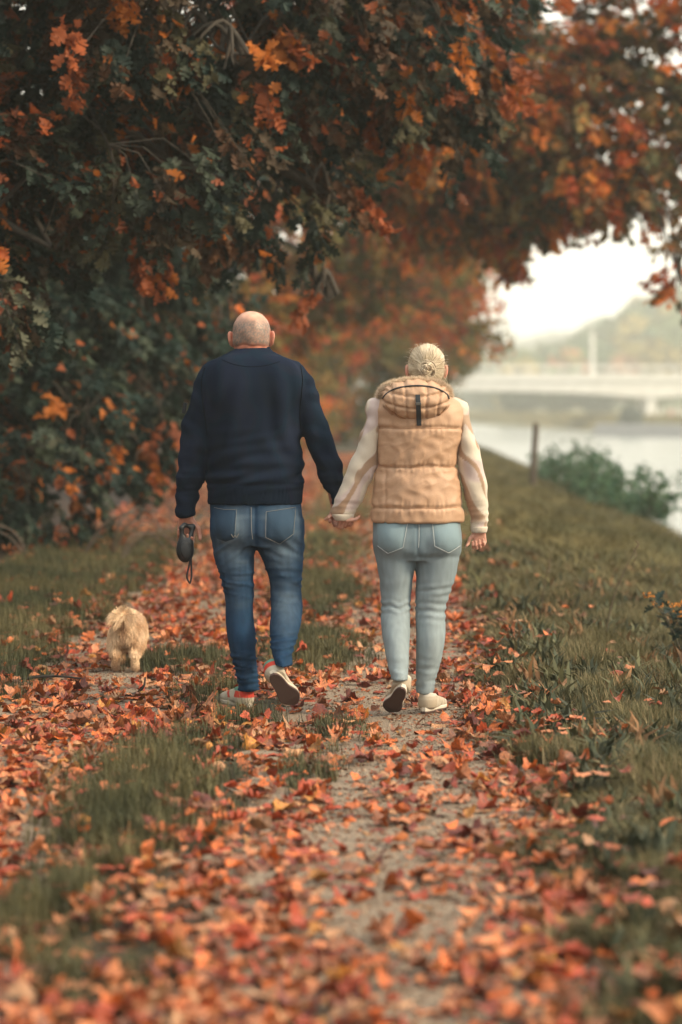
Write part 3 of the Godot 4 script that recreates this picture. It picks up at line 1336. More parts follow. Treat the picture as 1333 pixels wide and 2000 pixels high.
func make_trees():
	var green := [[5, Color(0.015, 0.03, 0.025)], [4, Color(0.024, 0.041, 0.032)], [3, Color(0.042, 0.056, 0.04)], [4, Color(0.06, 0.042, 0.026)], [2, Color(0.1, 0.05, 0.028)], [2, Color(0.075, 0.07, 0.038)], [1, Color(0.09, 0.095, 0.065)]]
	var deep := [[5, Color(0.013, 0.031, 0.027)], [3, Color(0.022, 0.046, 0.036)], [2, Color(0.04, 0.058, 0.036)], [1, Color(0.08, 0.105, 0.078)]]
	var olive := [[3, Color(0.15, 0.11, 0.046)], [3, Color(0.1, 0.105, 0.052)], [2, Color(0.18, 0.105, 0.046)], [2, Color(0.27, 0.18, 0.062)]]
	var gold := [[3, Color(0.21, 0.16, 0.042)], [3, Color(0.145, 0.14, 0.046)], [1, Color(0.28, 0.16, 0.042)], [1, Color(0.12, 0.11, 0.042)]]
	var fire := [[4, Color(0.6, 0.16, 0.03)], [3, Color(0.45, 0.09, 0.03)], [3, Color(0.6, 0.22, 0.04)], [2, Color(0.26, 0.06, 0.03)]]
	var amber := [[3, Color(0.45, 0.14, 0.025)], [3, Color(0.3, 0.08, 0.028)], [2, Color(0.2, 0.062, 0.03)]]
	# the dark boughs hanging nearest, over the man
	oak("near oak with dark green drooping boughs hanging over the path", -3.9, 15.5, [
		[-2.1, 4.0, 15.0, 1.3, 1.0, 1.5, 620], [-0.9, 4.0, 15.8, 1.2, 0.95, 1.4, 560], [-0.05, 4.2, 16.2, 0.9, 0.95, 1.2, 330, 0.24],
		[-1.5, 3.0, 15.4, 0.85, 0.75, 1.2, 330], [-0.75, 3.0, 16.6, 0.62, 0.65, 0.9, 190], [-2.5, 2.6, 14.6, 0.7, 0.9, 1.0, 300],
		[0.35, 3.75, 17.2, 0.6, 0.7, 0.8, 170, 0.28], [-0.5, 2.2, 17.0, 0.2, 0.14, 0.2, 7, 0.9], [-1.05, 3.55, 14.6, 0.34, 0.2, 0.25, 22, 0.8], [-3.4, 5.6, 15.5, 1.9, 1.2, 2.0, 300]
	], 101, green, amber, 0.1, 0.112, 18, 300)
	# boughs that hang to the ground on the left
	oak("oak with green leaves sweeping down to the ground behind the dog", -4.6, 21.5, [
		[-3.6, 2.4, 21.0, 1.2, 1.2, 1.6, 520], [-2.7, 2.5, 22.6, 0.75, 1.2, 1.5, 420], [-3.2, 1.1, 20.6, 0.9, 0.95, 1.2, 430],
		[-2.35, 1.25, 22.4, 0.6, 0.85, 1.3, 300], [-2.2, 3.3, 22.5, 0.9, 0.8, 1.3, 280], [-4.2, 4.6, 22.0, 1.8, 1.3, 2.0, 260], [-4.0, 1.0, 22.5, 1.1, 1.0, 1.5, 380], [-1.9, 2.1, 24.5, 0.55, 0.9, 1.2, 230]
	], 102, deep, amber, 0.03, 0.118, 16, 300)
	# the red canopy that arches over to the water
	oak("russet oak whose long boughs arch over the path towards the water", -4.4, 29.0, [
		[-1.5, 5.2, 28.5, 1.9, 1.2, 1.8, 520], [0.3, 5.2, 28.0, 1.7, 1.25, 1.7, 560], [1.8, 5.1, 28.5, 1.5, 1.5, 1.2, 520], [3.2, 5.0, 28.5, 1.2, 1.45, 1.1, 440], [2.5, 3.95, 28.2, 0.9, 0.5, 0.8, 150], [1.45, 3.45, 29.4, 0.5, 0.5, 0.7, 80], [3.25, 2.95, 27.5, 0.15, 0.75, 0.3, 22],
		[4.3, 4.9, 28.5, 1.0, 1.4, 1.1, 330], [0.6, 4.0, 30.0, 1.1, 0.75, 1.2, 260], [1.8, 4.1, 29.5, 0.9, 0.7, 1.1, 230], [-1.0, 7.2, 29.0, 3.4, 1.2, 2.2, 260], [3.2, 7.2, 28.5, 2.4, 1.1, 1.6, 130], [4.0, 6.3, 27.5, 1.2, 0.7, 1.0, 170]
	], 103, olive, fire, 0.39, 0.12, 15, 300)
	oak("olive and orange oak in the row behind the russet one", -4.2, 40.0, [
		[-2.6, 2.2, 39.0, 1.0, 1.7, 1.6, 330], [-1.6, 5.0, 40.0, 1.8, 1.4, 1.9, 420], [0.3, 4.8, 40.5, 1.5, 1.2, 1.8, 380], [1.7, 4.9, 41.0, 1.2, 1.1, 1.6, 330], [2.6, 5.4, 41.0, 1.0, 1.2, 1.4, 220],
		[-2.9, 1.1, 40.0, 0.8, 1.1, 1.6, 240], [-0.6, 3.5, 42.0, 0.9, 0.6, 1.2, 160], [-0.5, 7.0, 40.0, 3.2, 1.3, 2.2, 330], [2.9, 7.0, 41.0, 1.6, 1.1, 1.7, 220], [-2.0, 3.4, 42.0, 1.2, 1.1, 1.5, 260]
	], 104, gold, fire, 0.36, 0.14, 13, 300)
	var rows := [
		["golden brown oak halfway down the row", 52.0, 0.42], ["olive oak far down the row with orange lower boughs", 66.0, 0.36],
		["dull green oak near the end of the towpath", 84.0, 0.25], ["brownish oak at the end of the towpath", 108.0, 0.2],
	]
	var k := 0
	for q in rows:
		var d: float = q[1]
		var s := 1.0 + k * 0.08
		oak(q[0], -3.6, d, [
			[-2.5, 1.5, d - 1, 1.1 * s, 1.7, 2.0, 240], [-1.4, 3.6, d, 1.5 * s, 1.5, 2.2, 260], [0.2, 4.0, d + 1, 1.5, 1.4, 2.2, 250], [1.5, 4.0, d + 1, 1.0, 1.3, 2.0, 150], [2.1, 5.2, d, 1.1, 1.5, 2.2, 150],
			[-0.6, 6.2, d, 3.0, 1.6, 2.6, 220], [2.4, 7.0, d + 1, 1.3, 1.6, 2.2, 130], [2.15, 2.9, d + 2, 0.6, 0.7, 1.4, 50]
		], 105 + k, gold, fire, q[2], 0.19, 0, 0, true)
		k += 1
	# the wood that closes the alley, where the path bends
	for q in [["olive tree closing the far end of the towpath where it bends away", 84.0, -1.6], ["brown-green tree at the far bend of the towpath", 78.0, 0.3], ["pale olive tree on the canal side of the far bend", 88.0, 1.6]]:
		var d: float = q[1]
		oak(q[0], q[2], d, [
			[q[2] - 0.3, 1.0, d, 1.2, 1.4, 1.3, 420], [q[2], 3.2, d, 1.4, 1.5, 1.5, 480], [q[2] + 0.2, 5.6, d, 1.6, 1.7, 1.8, 360]
		], 120 + k, gold, fire, 0.2, 0.25, 0, 0, true)
		k += 1
	# row continues behind and beside the camera and shades the near path
	for q in [["oak of the row standing beside the camera side of the path", 4.0], ["oak of the row standing behind the viewer", -7.0]]:
		var d: float = q[1]
		oak(q[0], -4.6, d, [
			[-3.2, 4.6, d, 2.0, 1.4, 2.4, 150], [-1.2, 5.6, d, 2.0, 1.2, 2.4, 150], [0.8, 6.0, d, 1.6, 1.1, 2.2, 120], [-2.2, 7.4, d, 3.4, 1.6, 3.0, 170], [-4.4, 2.4, d, 1.4, 1.6, 2.2, 120]
		], 130 + k, green, amber, 0.15, 0.17, 0, 0, true)
		k += 1
	# undergrowth behind the trunks
	var at := []
	var col := PackedColorArray()
	var cl := clump_mesh(60, 0.2, 31)
	rng.seed = 77
	for i in 2600:
		var d := rnd(-8, 125)
		var u := -6.2 - 3.5 * rng.randf() - (0.8 if d < 26.0 else 0.0)
		var x := px(u, d)
		var h := 5.5 * pow(rng.randf(), 0.8)
		at.append(Transform3D(Basis.from_euler(Vector3(rnd(0, 6), rnd(0, 6), 0)).scaled(Vector3.ONE * rnd(0.5, 0.95)), Vector3(x, gh(x, -d) + h, -d)))
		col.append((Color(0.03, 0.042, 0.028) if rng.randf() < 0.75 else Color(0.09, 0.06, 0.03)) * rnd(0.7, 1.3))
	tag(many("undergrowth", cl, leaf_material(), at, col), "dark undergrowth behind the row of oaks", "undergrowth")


# ---------------------------------------------------------------- people
func cloth(scale: float, bump: float, roughness := 0.9) -> StandardMaterial3D:
	var m := painted(roughness)
	m.metallic_specular = 0.12
	return grain(m, ntex(0.12, Color(0.8, 0.8, 0.8), Color(1, 1, 1), 256, FastNoiseLite.TYPE_SIMPLEX, 3, 12), scale, bump)


func ridged(x: float, y: float, z: float) -> float:
	return 1.0 - 2.0 * absf(noise.get_noise_3d(x, y, z))


func gauss(x: float, w: float) -> float:
	return exp(-x * x / (w * w))


# a hand: wrist, palm axis, across (towards the thumb), the way the fingers curl; curl in radians per joint
func hand(f: Form, wrist: Vector3, axis: Vector3, across: Vector3, curl_to: Vector3, size: float, curls: Array, thumb: Vector3):
	axis = axis.normalized()
	across = (across - axis * across.dot(axis)).normalized()
	var palm_end := wrist + axis * 0.095 * size
	for i in 4:
		var o := across * (0.03 - 0.02 * i) * size
		f.add(Bone.new(wrist + o * 0.6, palm_end + o * 1.05 - axis * [0.004, 0.0, 0.004, 0.012][i] * size, 0.0145 * size, 0.0115 * size, 0.012))
	for i in 4:
		var p: Vector3 = palm_end + across * (0.032 - 0.0208 * i) * size - axis * [0.004, 0.0, 0.004, 0.012][i] * size
		var lens: Array = [[0.042, 0.026, 0.021], [0.046, 0.03, 0.022], [0.043, 0.028, 0.021], [0.034, 0.021, 0.018]][i]
		var a := 0.0
		for j in 3:
			a += curls[i] * [0.8, 1.2, 0.8][j]
			var q: Vector3 = p + (axis * cos(a) + curl_to * sin(a)) * lens[j] * size
			f.add(Bone.new(p, q, (0.0098 - 0.0009 * j) * size, (0.0089 - 0.0009 * j) * size, 0.004))
			p = q
	var b := wrist + axis * 0.03 * size + across * 0.028 * size
	var m := b + (thumb * 0.6 + across * 0.4).normalized() * 0.045 * size
	f.add(Bone.new(b, m, 0.0145 * size, 0.0105 * size, 0.012))
	f.add(Bone.new(m, m + thumb.normalized() * 0.033 * size, 0.0105 * size, 0.009 * size, 0.004))
	f.add(Bone.new(m + thumb.normalized() * 0.033 * size, m + (thumb.normalized() + curl_to * 0.4).normalized() * 0.056 * size, 0.009 * size, 0.0078 * size, 0.004))


# a shoe in its own axes: heel at z = 0, toe at z = -length, sole underside at y = 0; bow = +1 when the foot is the right one
func shoe(parent: Node, tf: Transform3D, bow: float, length: float, wide: float, upper_tint, sole_mat: Material, rim_mat: Material):
	var holder := Node3D.new()
	holder.name = "shoe"
	holder.transform = tf
	parent.add_child(holder, true)
	var outline := func(w: float) -> Array:
		var half := wide * 0.5 * (0.74 * pow(maxf(sin(PI * clampf(w * 1.0, 0, 1)), 0.0), 0.35))
		half *= 0.92 - 0.16 * gauss(w - 0.42, 0.16) + 0.34 * gauss(w - 0.72, 0.24)
		return [bow * -0.10 * wide * sin(PI * w) * 0.5 + bow * 0.06 * wide * smoothstep(0.6, 1.0, w) * -1.0, half]
	var sections := 22
	for layer in 2:
		var st := begin()
		var rings := []
		for i in sections + 1:
			var w := 0.004 + 0.992 * i / sections
			var o: Array = outline.call(w)
			var toe := 0.018 * smoothstep(0.72, 1.0, w)
			var lo := toe + (0.0 if layer == 0 else 0.009)
			var hi := toe + (0.0105 if layer == 0 else 0.027 - 0.004 * w)
			var g := 1.0 if layer == 0 else 1.02
			var ring := []
			for q in [[-0.93, lo], [-1, lo + 0.003], [-1, hi - 0.003], [-0.95, hi], [0.95, hi], [1, hi - 0.003], [1, lo + 0.003], [0.93, lo]]:
				ring.append(Vector3(o[0] + q[0] * o[1] * g, q[1], -w * length))
			rings.append(ring)
		for i in sections:
			for j in 8:
				var k := (j + 1) % 8
				for q in [[i, j], [i, k], [i + 1, k], [i, j], [i + 1, k], [i + 1, j]]:
					st.set_smooth_group(j)
					st.add_vertex(rings[i][q[1]] if q[0] == i else rings[i + 1][q[1]])
		for j in range(1, 7):
			for r in [rings[0], rings[sections]]:
				for q in [0, j, j + 1]:
					st.set_smooth_group(9)
					st.add_vertex(r[q])
		st.generate_normals()
		part("sole" if layer == 0 else "midsole", st.commit(), sole_mat if layer == 0 else rim_mat, holder)
	var f := Form.new()
	var s := length / 0.29
	var ww := wide / 0.1
	f.add(Egg.new(Vector3(0, 0.05 * s, -0.05 * s), Vector3(0.036 * ww, 0.055 * s, 0.047 * s), 0.02))
	f.add(Bone.new(Vector3(0, 0.045 * s, -0.06 * s), Vector3(bow * -0.004, 0.035 * s, -0.2 * s), 0.037 * ww, 0.033 * ww, 0.025))
	f.add(Egg.new(Vector3(bow * -0.008, 0.03 * s, -0.215 * s), Vector3(0.041 * ww, 0.032 * s, 0.066 * s), 0.02))
	f.add(Bone.new(Vector3(0, 0.07 * s, -0.055 * s), Vector3(0, 0.095 * s, -0.062 * s), 0.036 * ww, 0.038 * ww, 0.015))
	f.add(Bone.new(Vector3(0, 0.08 * s, -0.1 * s), Vector3(0, 0.05 * s, -0.17 * s), 0.024, 0.024, 0.02))
	f.add(Half.new(Vector3(0, -1, 0), Vector3(0, 0.021, 0)))
	f.add(Half.new(Vector3(0, 1, -0.25), Vector3(0, 0.098 * s, -0.06)))
	part("upper", commit([net(f, 0.005)], upper_tint), cloth(30.0, 0.05, 0.7), holder)
	return holder


func make_people():
	make_man()
	make_woman()


func head_form(c: Vector3, s: float, tilt: float) -> Form:
	var f := Form.new()
	var b := Basis(Vector3(1, 0, 0), tilt)
	var at := func(x: float, y: float, z: float) -> Vector3:
		return c + b * Vector3(x, y, z) * s
	f.add(Egg.new(at.call(0, 0.012, 0.008), Vector3(0.083, 0.086, 0.098) * s, 0.03, Vector3(tilt, 0, 0)))
	f.add(Egg.new(at.call(0, -0.035, 0.03), Vector3(0.074, 0.062, 0.068) * s, 0.03, Vector3(tilt, 0, 0)))
	f.add(Egg.new(at.call(0, -0.075, -0.045), Vector3(0.056, 0.06, 0.058) * s, 0.03, Vector3(tilt, 0, 0)))
	f.add(Bone.new(at.call(0, -0.02, -0.095), at.call(0, -0.05, -0.118), 0.009 * s, 0.014 * s, 0.012))
	f.add(Bone.new(at.call(-0.035, 0.012, -0.086), at.call(0.035, 0.012, -0.086), 0.011 * s, 0.011 * s, 0.015))
	f.add(Bone.new(at.call(-0.018, -0.082, -0.096), at.call(0.018, -0.082, -0.096), 0.008 * s, 0.008 * s, 0.008))
	f.add(Egg.new(at.call(0, -0.118, -0.08), Vector3(0.025, 0.02, 0.02) * s, 0.02))
	for e in [-1.0, 1.0]:
		f.add(Egg.new(at.call(e * 0.09, -0.022, 0.004), Vector3(0.0085, 0.035, 0.024) * s, 0.005, Vector3(tilt + 0.2, e * 0.45, e * -0.12)))
		f.add(Bone.new(at.call(e * 0.093, 0.002, 0.014), at.call(e * 0.091, -0.035, 0.018), 0.0055 * s, 0.0045 * s, 0.004))
	return f


func eyes(c: Vector3, s: float, tilt: float, parent: Node):
	var b := Basis(Vector3(1, 0, 0), tilt)
	for e in [-1.0, 1.0]:
		var m := SphereMesh.new()
		m.radius = 0.0115 * s
		m.height = 0.023 * s
		m.radial_segments = 12
		m.rings = 6
		part("eye", m, flat(0.6, 0.58, 0.55, 0.2), parent, Transform3D(Basis(), c + b * Vector3(e * 0.032, -0.006, -0.079) * s))


func make_man():
	rng.seed = 201
	var base := Vector3(-0.3843, 0, -DC)
	var t := thing("person", "person with shaved head in navy sweatshirt and blue jeans, dog leash in one hand", "person", base)
	var torso := Loft.new(PackedFloat32Array([1.6432, -0.0162, 0.0623, -0.01, 0.06, 1.6247, -0.0162, 0.0877, 0, 0.082, 1.6062, -0.0162, 0.1223, 0.005, 0.095, 1.5831, -0.0173, 0.1674, 0.01, 0.108, 1.5554, -0.0185, 0.2031, 0.015, 0.118, 1.5139, -0.0173, 0.2274, 0.02, 0.126, 1.4493, -0.0185, 0.2355, 0.022, 0.134, 1.3569, -0.0173, 0.232, 0.015, 0.137, 1.2646, -0.0139, 0.2193, 0.008, 0.136, 1.1722, -0.0069, 0.2147, 0.002, 0.136, 1.0914, -0.0035, 0.2158, 0, 0.14, 1.0291, -0.0035, 0.2181, 0, 0.143, 1.0107, -0.0035, 0.2158, 0, 0.14, 0.9322, -0.0046, 0.2147, 0, 0.137]), 0.035)
	var arm_l := Loft.new(PackedFloat32Array([1.5739, -0.1754, 0.0369, 0.01, 0.045, 1.5531, -0.1881, 0.0496, 0.01, 0.058, 1.4954, -0.2124, 0.0554, 0.01, 0.066, 1.4262, -0.2366, 0.0566, 0.008, 0.067, 1.3569, -0.2562, 0.06, 0.005, 0.064, 1.2877, -0.2689, 0.0635, 0, 0.061, 1.2184, -0.2782, 0.0658, -0.003, 0.06, 1.1492, -0.2851, 0.0658, -0.006, 0.059, 1.0799, -0.2932, 0.0623, -0.01, 0.056, 1.0107, -0.3036, 0.0566, -0.015, 0.052, 0.9599, -0.3116, 0.0508, -0.018, 0.046, 0.9414, -0.3116, 0.0439, -0.018, 0.041, 0.8745, -0.3139, 0.0439, -0.02, 0.039]), 0.03)
	var arm_r := Loft.new(PackedFloat32Array([1.5739, 0.1524, 0.0416, 0.01, 0.045, 1.5508, 0.1685, 0.0485, 0.01, 0.058, 1.4954, 0.1997, 0.0566, 0.01, 0.066, 1.4262, 0.2239, 0.0554, 0.008, 0.066, 1.3569, 0.2435, 0.0542, 0.006, 0.062, 1.2877, 0.2632, 0.0577, 0.004, 0.06, 1.2184, 0.2874, 0.0635, 0, 0.058, 1.1492, 0.3128, 0.0658, 0, 0.055, 1.0799, 0.3347, 0.06, 0, 0.05, 1.0107, 0.3532, 0.0439, 0, 0.045, 0.9645, 0.3647, 0.0277, 0, 0.04, 0.9322, 0.367, 0.0208, 0, 0.034]), 0.03)
	var thigh_l := Loft.new(PackedFloat32Array([0.8606, -0.1016, 0.1016, 0, 0.1, 0.7452, -0.1004, 0.0981, 0, 0.1, 0.6644, -0.0935, 0.0889, 0, 0.096, 0.5951, -0.0831, 0.0785, 0, 0.092, 0.5143, -0.075, 0.0681, 0, 0.08, 0.4566, -0.075, 0.0635, 0.004, 0.074, 0.3989, -0.0704, 0.0658, 0.012, 0.076, 0.3412, -0.0623, 0.0669, 0.02, 0.08, 0.272, -0.0554, 0.0623, 0.022, 0.076, 0.2027, -0.045, 0.0566, 0.018, 0.066, 0.145, -0.0369, 0.0531, 0.014, 0.061, 0.0896, -0.03, 0.0508, 0.012, 0.06]), 0.02)
	var thigh_r := Loft.new(PackedFloat32Array([0.8606, 0.1096, 0.1096, 0, 0.1, 0.7452, 0.1096, 0.1073, 0, 0.1, 0.6644, 0.1235, 0.0912, 0, 0.096, 0.5951, 0.1327, 0.0796, 0, 0.09, 0.5259, 0.1362, 0.0739, 0.01, 0.085, 0.4682, 0.1397, 0.0727, 0.045, 0.092, 0.3989, 0.1362, 0.0716, 0.1, 0.1, 0.3412, 0.1293, 0.0623, 0.155, 0.094, 0.2835, 0.1247, 0.0508, 0.215, 0.085, 0.2304, 0.1281, 0.0404, 0.268, 0.075]), 0.02)
	var hips := Loft.new(PackedFloat32Array([1.0107, -0.0023, 0.2031, 0, 0.128, 0.9299, 0, 0.2078, 0, 0.13, 0.8491, 0.0058, 0.2112, 0.004, 0.138, 0.7914, 0.0081, 0.2112, 0.004, 0.134, 0.7383, 0.0104, 0.2043, 0, 0.11]), 0.03)
	# sweatshirt
	var sw := Form.new().add(torso).add(arm_l).add(arm_r)
	sw.add(Egg.new(Vector3(-0.1, 1.477, 0.1), Vector3(0.1, 0.12, 0.05), 0.05)).add(Egg.new(Vector3(0.1, 1.477, 0.1), Vector3(0.1, 0.12, 0.05), 0.05))
	var hem := 1.0222
	sw.disp = func(p: Vector3, n: Vector3) -> float:
		var low := smoothstep(1.35, 1.05, p.y) * smoothstep(0.97, 1.03, p.y)
		var e := 0.0
		var arm := smoothstep(0.2, 0.26, absf(p.x))
		e += 0.015 * low * (1.0 - arm) * noise.get_noise_3d(p.x * 4.0 + p.y * 3.0, p.y * 17.0 - p.x * 4.0, p.z * 4.0)
		e += 0.012 * (1.0 - arm) * gauss(p.x - 0.15, 0.09) * gauss(p.y - 1.33, 0.18) * sin(58.0 * (p.x * 0.95 - (p.y - 1.3) * -0.32) + 2.0 * noise.get_noise_2d(p.y * 5.0, 3.0))
		e += 0.008 * (1.0 - arm) * gauss(p.x + 0.15, 0.08) * gauss(p.y - 1.3, 0.2) * sin(52.0 * (p.x * 0.95 - (p.y - 1.3) * 0.3))
		e += 0.012 * arm * noise.get_noise_3d(p.x * 9.0 + p.y * 5.0, p.y * 11.0, p.z * 5.0)
		e += 0.004 * arm * smoothstep(1.15, 1.0, p.y) * ridged(p.x * 3.0, p.y * 26.0, p.z * 3.0)
		if absf(p.x) < 0.225 and p.y < hem:
			e += 0.0013 * sin(p.x * 700.0)
		e -= 0.006 * gauss(p.y - hem, 0.007) * (1.0 - arm)
		return e
	var navy := func(p: Vector3, n: Vector3) -> Color:
		var k := 1.0 + 0.18 * noise.get_noise_3d(p.x * 6.0, p.y * 4.0, p.z * 6.0)
		var c := Color(0.015, 0.0235, 0.043) * k
		return c * (0.8 if p.y < hem and absf(p.x) < 0.225 else 1.0)
	var fabric := cloth(26.0, 0.12, 0.95)
	part("sweatshirt", commit([net(sw, 0.0085)], navy), fabric, t)
	var dark := flat(0.006, 0.008, 0.013, 0.95)
	dark.metallic_specular = 0.1
	seam("yoke_seam", sw, PackedFloat32Array([-0.1477, 1.5808, -0.1039, 1.5624, -0.0508, 1.5508, 0, 1.5485, 0.0577, 1.5554, 0.1108, 1.5716]), 0.0013, 0.0003, dark, t)
	seam("sleeve_seam", sw, PackedFloat32Array([0.2031, 1.5554, 0.2124, 1.4954, 0.2078, 1.4262, 0.2008, 1.3454, 0.2031, 1.2692]), 0.002, 0.0004, dark, t)
	seam("sleeve_seam", sw, PackedFloat32Array([-0.2262, 1.5462, -0.2401, 1.4839, -0.2355, 1.4031, -0.2239, 1.3107, -0.2147, 1.2415]), 0.002, 0.0002, dark, t)
	var col_f := Form.new().add(Loft.new(PackedFloat32Array([1.6408, -0.0162, 0.0785, -0.022, 0.07, 1.6293, -0.015, 0.0843, -0.02, 0.076, 1.6108, -0.0139, 0.097, -0.015, 0.084]), 0.01))
	part("collar", commit([net(col_f, 0.006)], func(_p, _n): return Color(0.012, 0.018, 0.03)), fabric, t)
	var badge := part("sleeve_badge", bevelled(Vector3(0.016, 0.05, 0.05), 0.003), flat(0.008, 0.01, 0.016, 0.8), t)
	badge.position = Vector3(-0.7052 - base_x(), 1.3638, -0.01)
	badge.rotation.z = -0.15
	# jeans
	var je := Form.new().add(hips).add(thigh_l).add(thigh_r)
	je.add(Egg.new(Vector3(-0.4882 - base_x(), 0.826, 0.052), Vector3(0.088, 0.085, 0.09), 0.03)).add(Egg.new(Vector3(-0.2759 - base_x(), 0.826, 0.052), Vector3(0.088, 0.085, 0.09), 0.03))
	je.disp = func(p: Vector3, n: Vector3) -> float:
		var knee := gauss(p.y - 0.58, 0.075)
		var ank := smoothstep(0.36, 0.2, p.y) if p.x < 0.0 else smoothstep(0.42, 0.3, p.y)
		var seat := gauss(p.y - 0.735, 0.06)
		var w := pow(maxf(0.0, ridged(p.x * 3.5 + 4.0, p.y * 25.0 + p.x * 8.0 * noise.get_noise_1d(p.y * 3.0), p.z * 3.0)), 2.5)
		var e := 0.0095 * (knee + 1.1 * ank) * (w - 0.45) - 0.002
		e += 0.006 * seat * (ridged(p.x * 6.0 - 3.0, p.y * 16.0 + absf(p.x) * 11.0, p.z * 3.0) - 0.5)
		e += 0.002 * noise.get_noise_3d(p.x * 14.0, p.y * 8.0, p.z * 14.0)
		e -= 0.006 * gauss(p.x, 0.008) * smoothstep(0.73, 0.78, p.y)
		return e
	var denim := func(p: Vector3, n: Vector3) -> Color:
		var c := Color(0.02, 0.052, 0.11)
		var side := absf(p.x - (-0.1 if p.x < 0.0 else 0.13))
		var worn := gauss(p.y - 0.76, 0.12) * 0.7 + gauss(p.y - 0.86, 0.06) * 0.45 + (gauss(p.y - 0.47, 0.09) * 0.55 if p.x > 0.0 else gauss(p.y - 0.5, 0.06) * 0.15)
		worn *= clampf(n.z, 0, 1) * gauss(side, 0.08)
		worn += 0.35 * maxf(0.0, noise.get_noise_3d(p.x * 5.0, p.y * 22.0, p.z * 5.0)) * smoothstep(0.2, 0.5, worn + 0.25)
		c = c.lerp(Color(0.15, 0.21, 0.27), clampf(worn, 0, 0.85))
		return c * (1.0 + 0.15 * noise.get_noise_3d(p.x * 40.0, p.y * 8.0, p.z * 40.0))
	var jean := cloth(34.0, 0.1, 0.85)
	part("jeans", commit([net(je, 0.0078)], denim), jean, t)
	var thread := flat(0.2, 0.2, 0.19, 0.85)
	var pale := cloth(34.0, 0.1, 0.85)
	var pk := Color(0.038, 0.07, 0.115)
	patch("pocket", je, [[0.9114, -0.1847, -0.0808, 0], [0.8029, -0.1754, -0.0877, 0], [0.7798, -0.1708, -0.09, 0.012]], 0.0035, pale, t, pk)
	patch("pocket", je, [[0.9114, 0.0508, 0.1824, 0], [0.796, 0.0508, 0.1731, 0], [0.7844, 0.0531, 0.1708, 0.028]], 0.0035, pale, t, pk * 1.25)
	seam("stitching", je, PackedFloat32Array([-0.1847, 0.9183, -0.1385, 0.9114, -0.0808, 0.9114, -0.0877, 0.7983]), 0.0009, 0.0045, thread, t, 8, false)
	seam("stitching", je, PackedFloat32Array([0.0508, 0.9022, 0.1824, 0.9206, 0.1731, 0.8029, 0.1108, 0.7567, 0.0485, 0.789, 0.0508, 0.9022]), 0.0009, 0.0045, thread, t, 8, false)
	seam("stitching", je, PackedFloat32Array([-0.0162, 0.9229, -0.0139, 0.826, -0.0092, 0.7798]), 0.0012, 0.003, thread, t)
	seam("pocket_mark", je, PackedFloat32Array([-0.1039, 0.8029, -0.0946, 0.7867, -0.0877, 0.7983, -0.0808, 0.7867, -0.0716, 0.8052]), 0.0018, 0.005, thread, t, 4, false)
	# one continuous body under the clothes, with head and hands
	var hc := Vector3(-0.4051 - base_x(), 1.6986, -0.03)
	var body := Form.new()
	for q in [torso, arm_l, arm_r, thigh_l, thigh_r, hips]:
		var inner := Loft.new(PackedFloat32Array([1.0, 0, 1, 0, 1, 0.0, 0, 1, 0, 1]))
		inner.t = q.t
		inner.n = q.n
		inner.y0 = q.y0
		inner.y1 = q.y1
		inner.lo = q.lo
		inner.hi = q.hi
		inner.k = 0.03
		inner.grow = -0.02
		inner.trim = 0.03
		body.add(inner)
	var hf := head_form(hc, 1.03, -0.22)
	hf.add(Bone.new(hc + Vector3(0, -0.05, 0.012), Vector3(hc.x, 1.5, 0.0), 0.07, 0.076, 0.03))
	hf.add(Bone.new(hc + Vector3(-0.03, -0.075, 0.052), hc + Vector3(0.03, -0.075, 0.052), 0.022, 0.022, 0.03))
	hf.disp = func(p: Vector3, n: Vector3) -> float:
		var y := p.y - hc.y
		var back := smoothstep(0.0, 0.05, p.z - hc.z)
		return back * (-0.0035 * gauss(y + 0.058 + 0.01 * noise.get_noise_1d(p.x * 14.0), 0.006) - 0.003 * gauss(y + 0.075, 0.005)) + 0.002 * noise.get_noise_3d(p.x * 20.0, p.y * 20.0, p.z * 20.0)
	var hands := Form.new()
	var wl := Vector3(-0.6983 - base_x(), 0.8814, -0.02)
	hands.add(Bone.new(wl + Vector3(0, 0.06, 0), wl, 0.03, 0.027, 0.01))
	hand(hands, wl, Vector3(-0.03, -1, -0.12), Vector3(1, 0, 0.15), Vector3(0.0, 0.05, 1).normalized(), 0.98, [0.85, 1.0, 1.05, 1.1], Vector3(0.22, -1.0, 0.25))
	var wr := Vector3(-0.0242 - base_x(), 0.9529, -0.025)
	hands.add(Bone.new(wr + Vector3(-0.015, 0.06, 0), wr, 0.03, 0.026, 0.01))
	# the man's hand closed round hers: palm, four fingers wrapping under, thumb outside
	var gp := Vector3(-0.0012 - base_x(), 0.8768, 0.0)
	hands.add(Bone.new(wr, gp + Vector3(-0.012, 0.012, -0.012), 0.026, 0.03, 0.015))
	hands.add(Egg.new(gp + Vector3(-0.008, 0.0, -0.008), Vector3(0.045, 0.032, 0.022), 0.012, Vector3(0, 0, -0.35)))
	for i in 4:
		var k0 := gp + Vector3(-0.032 + 0.019 * i, -0.02 - 0.006 * sin(i * 1.1), -0.004)
		var k1 := k0 + Vector3(0.006, -0.02, 0.022)
		var k2 := k1 + Vector3(0.012, 0.002, 0.022)
		var k3 := k2 + Vector3(0.01, 0.016, 0.004)
		hands.add(Bone.new(k0, k1, 0.0105, 0.0096, 0.006))
		hands.add(Bone.new(k1, k2, 0.0096, 0.0088, 0.004))
		hands.add(Bone.new(k2, k3, 0.0088, 0.0076, 0.004))
	hands.add(Bone.new(gp + Vector3(-0.035, 0.012, 0.0), gp + Vector3(-0.053, -0.006, 0.018), 0.0125, 0.0105, 0.01))
	hands.add(Bone.new(gp + Vector3(-0.053, -0.006, 0.018), gp + Vector3(-0.047, -0.024, 0.034), 0.0105, 0.0085, 0.004))
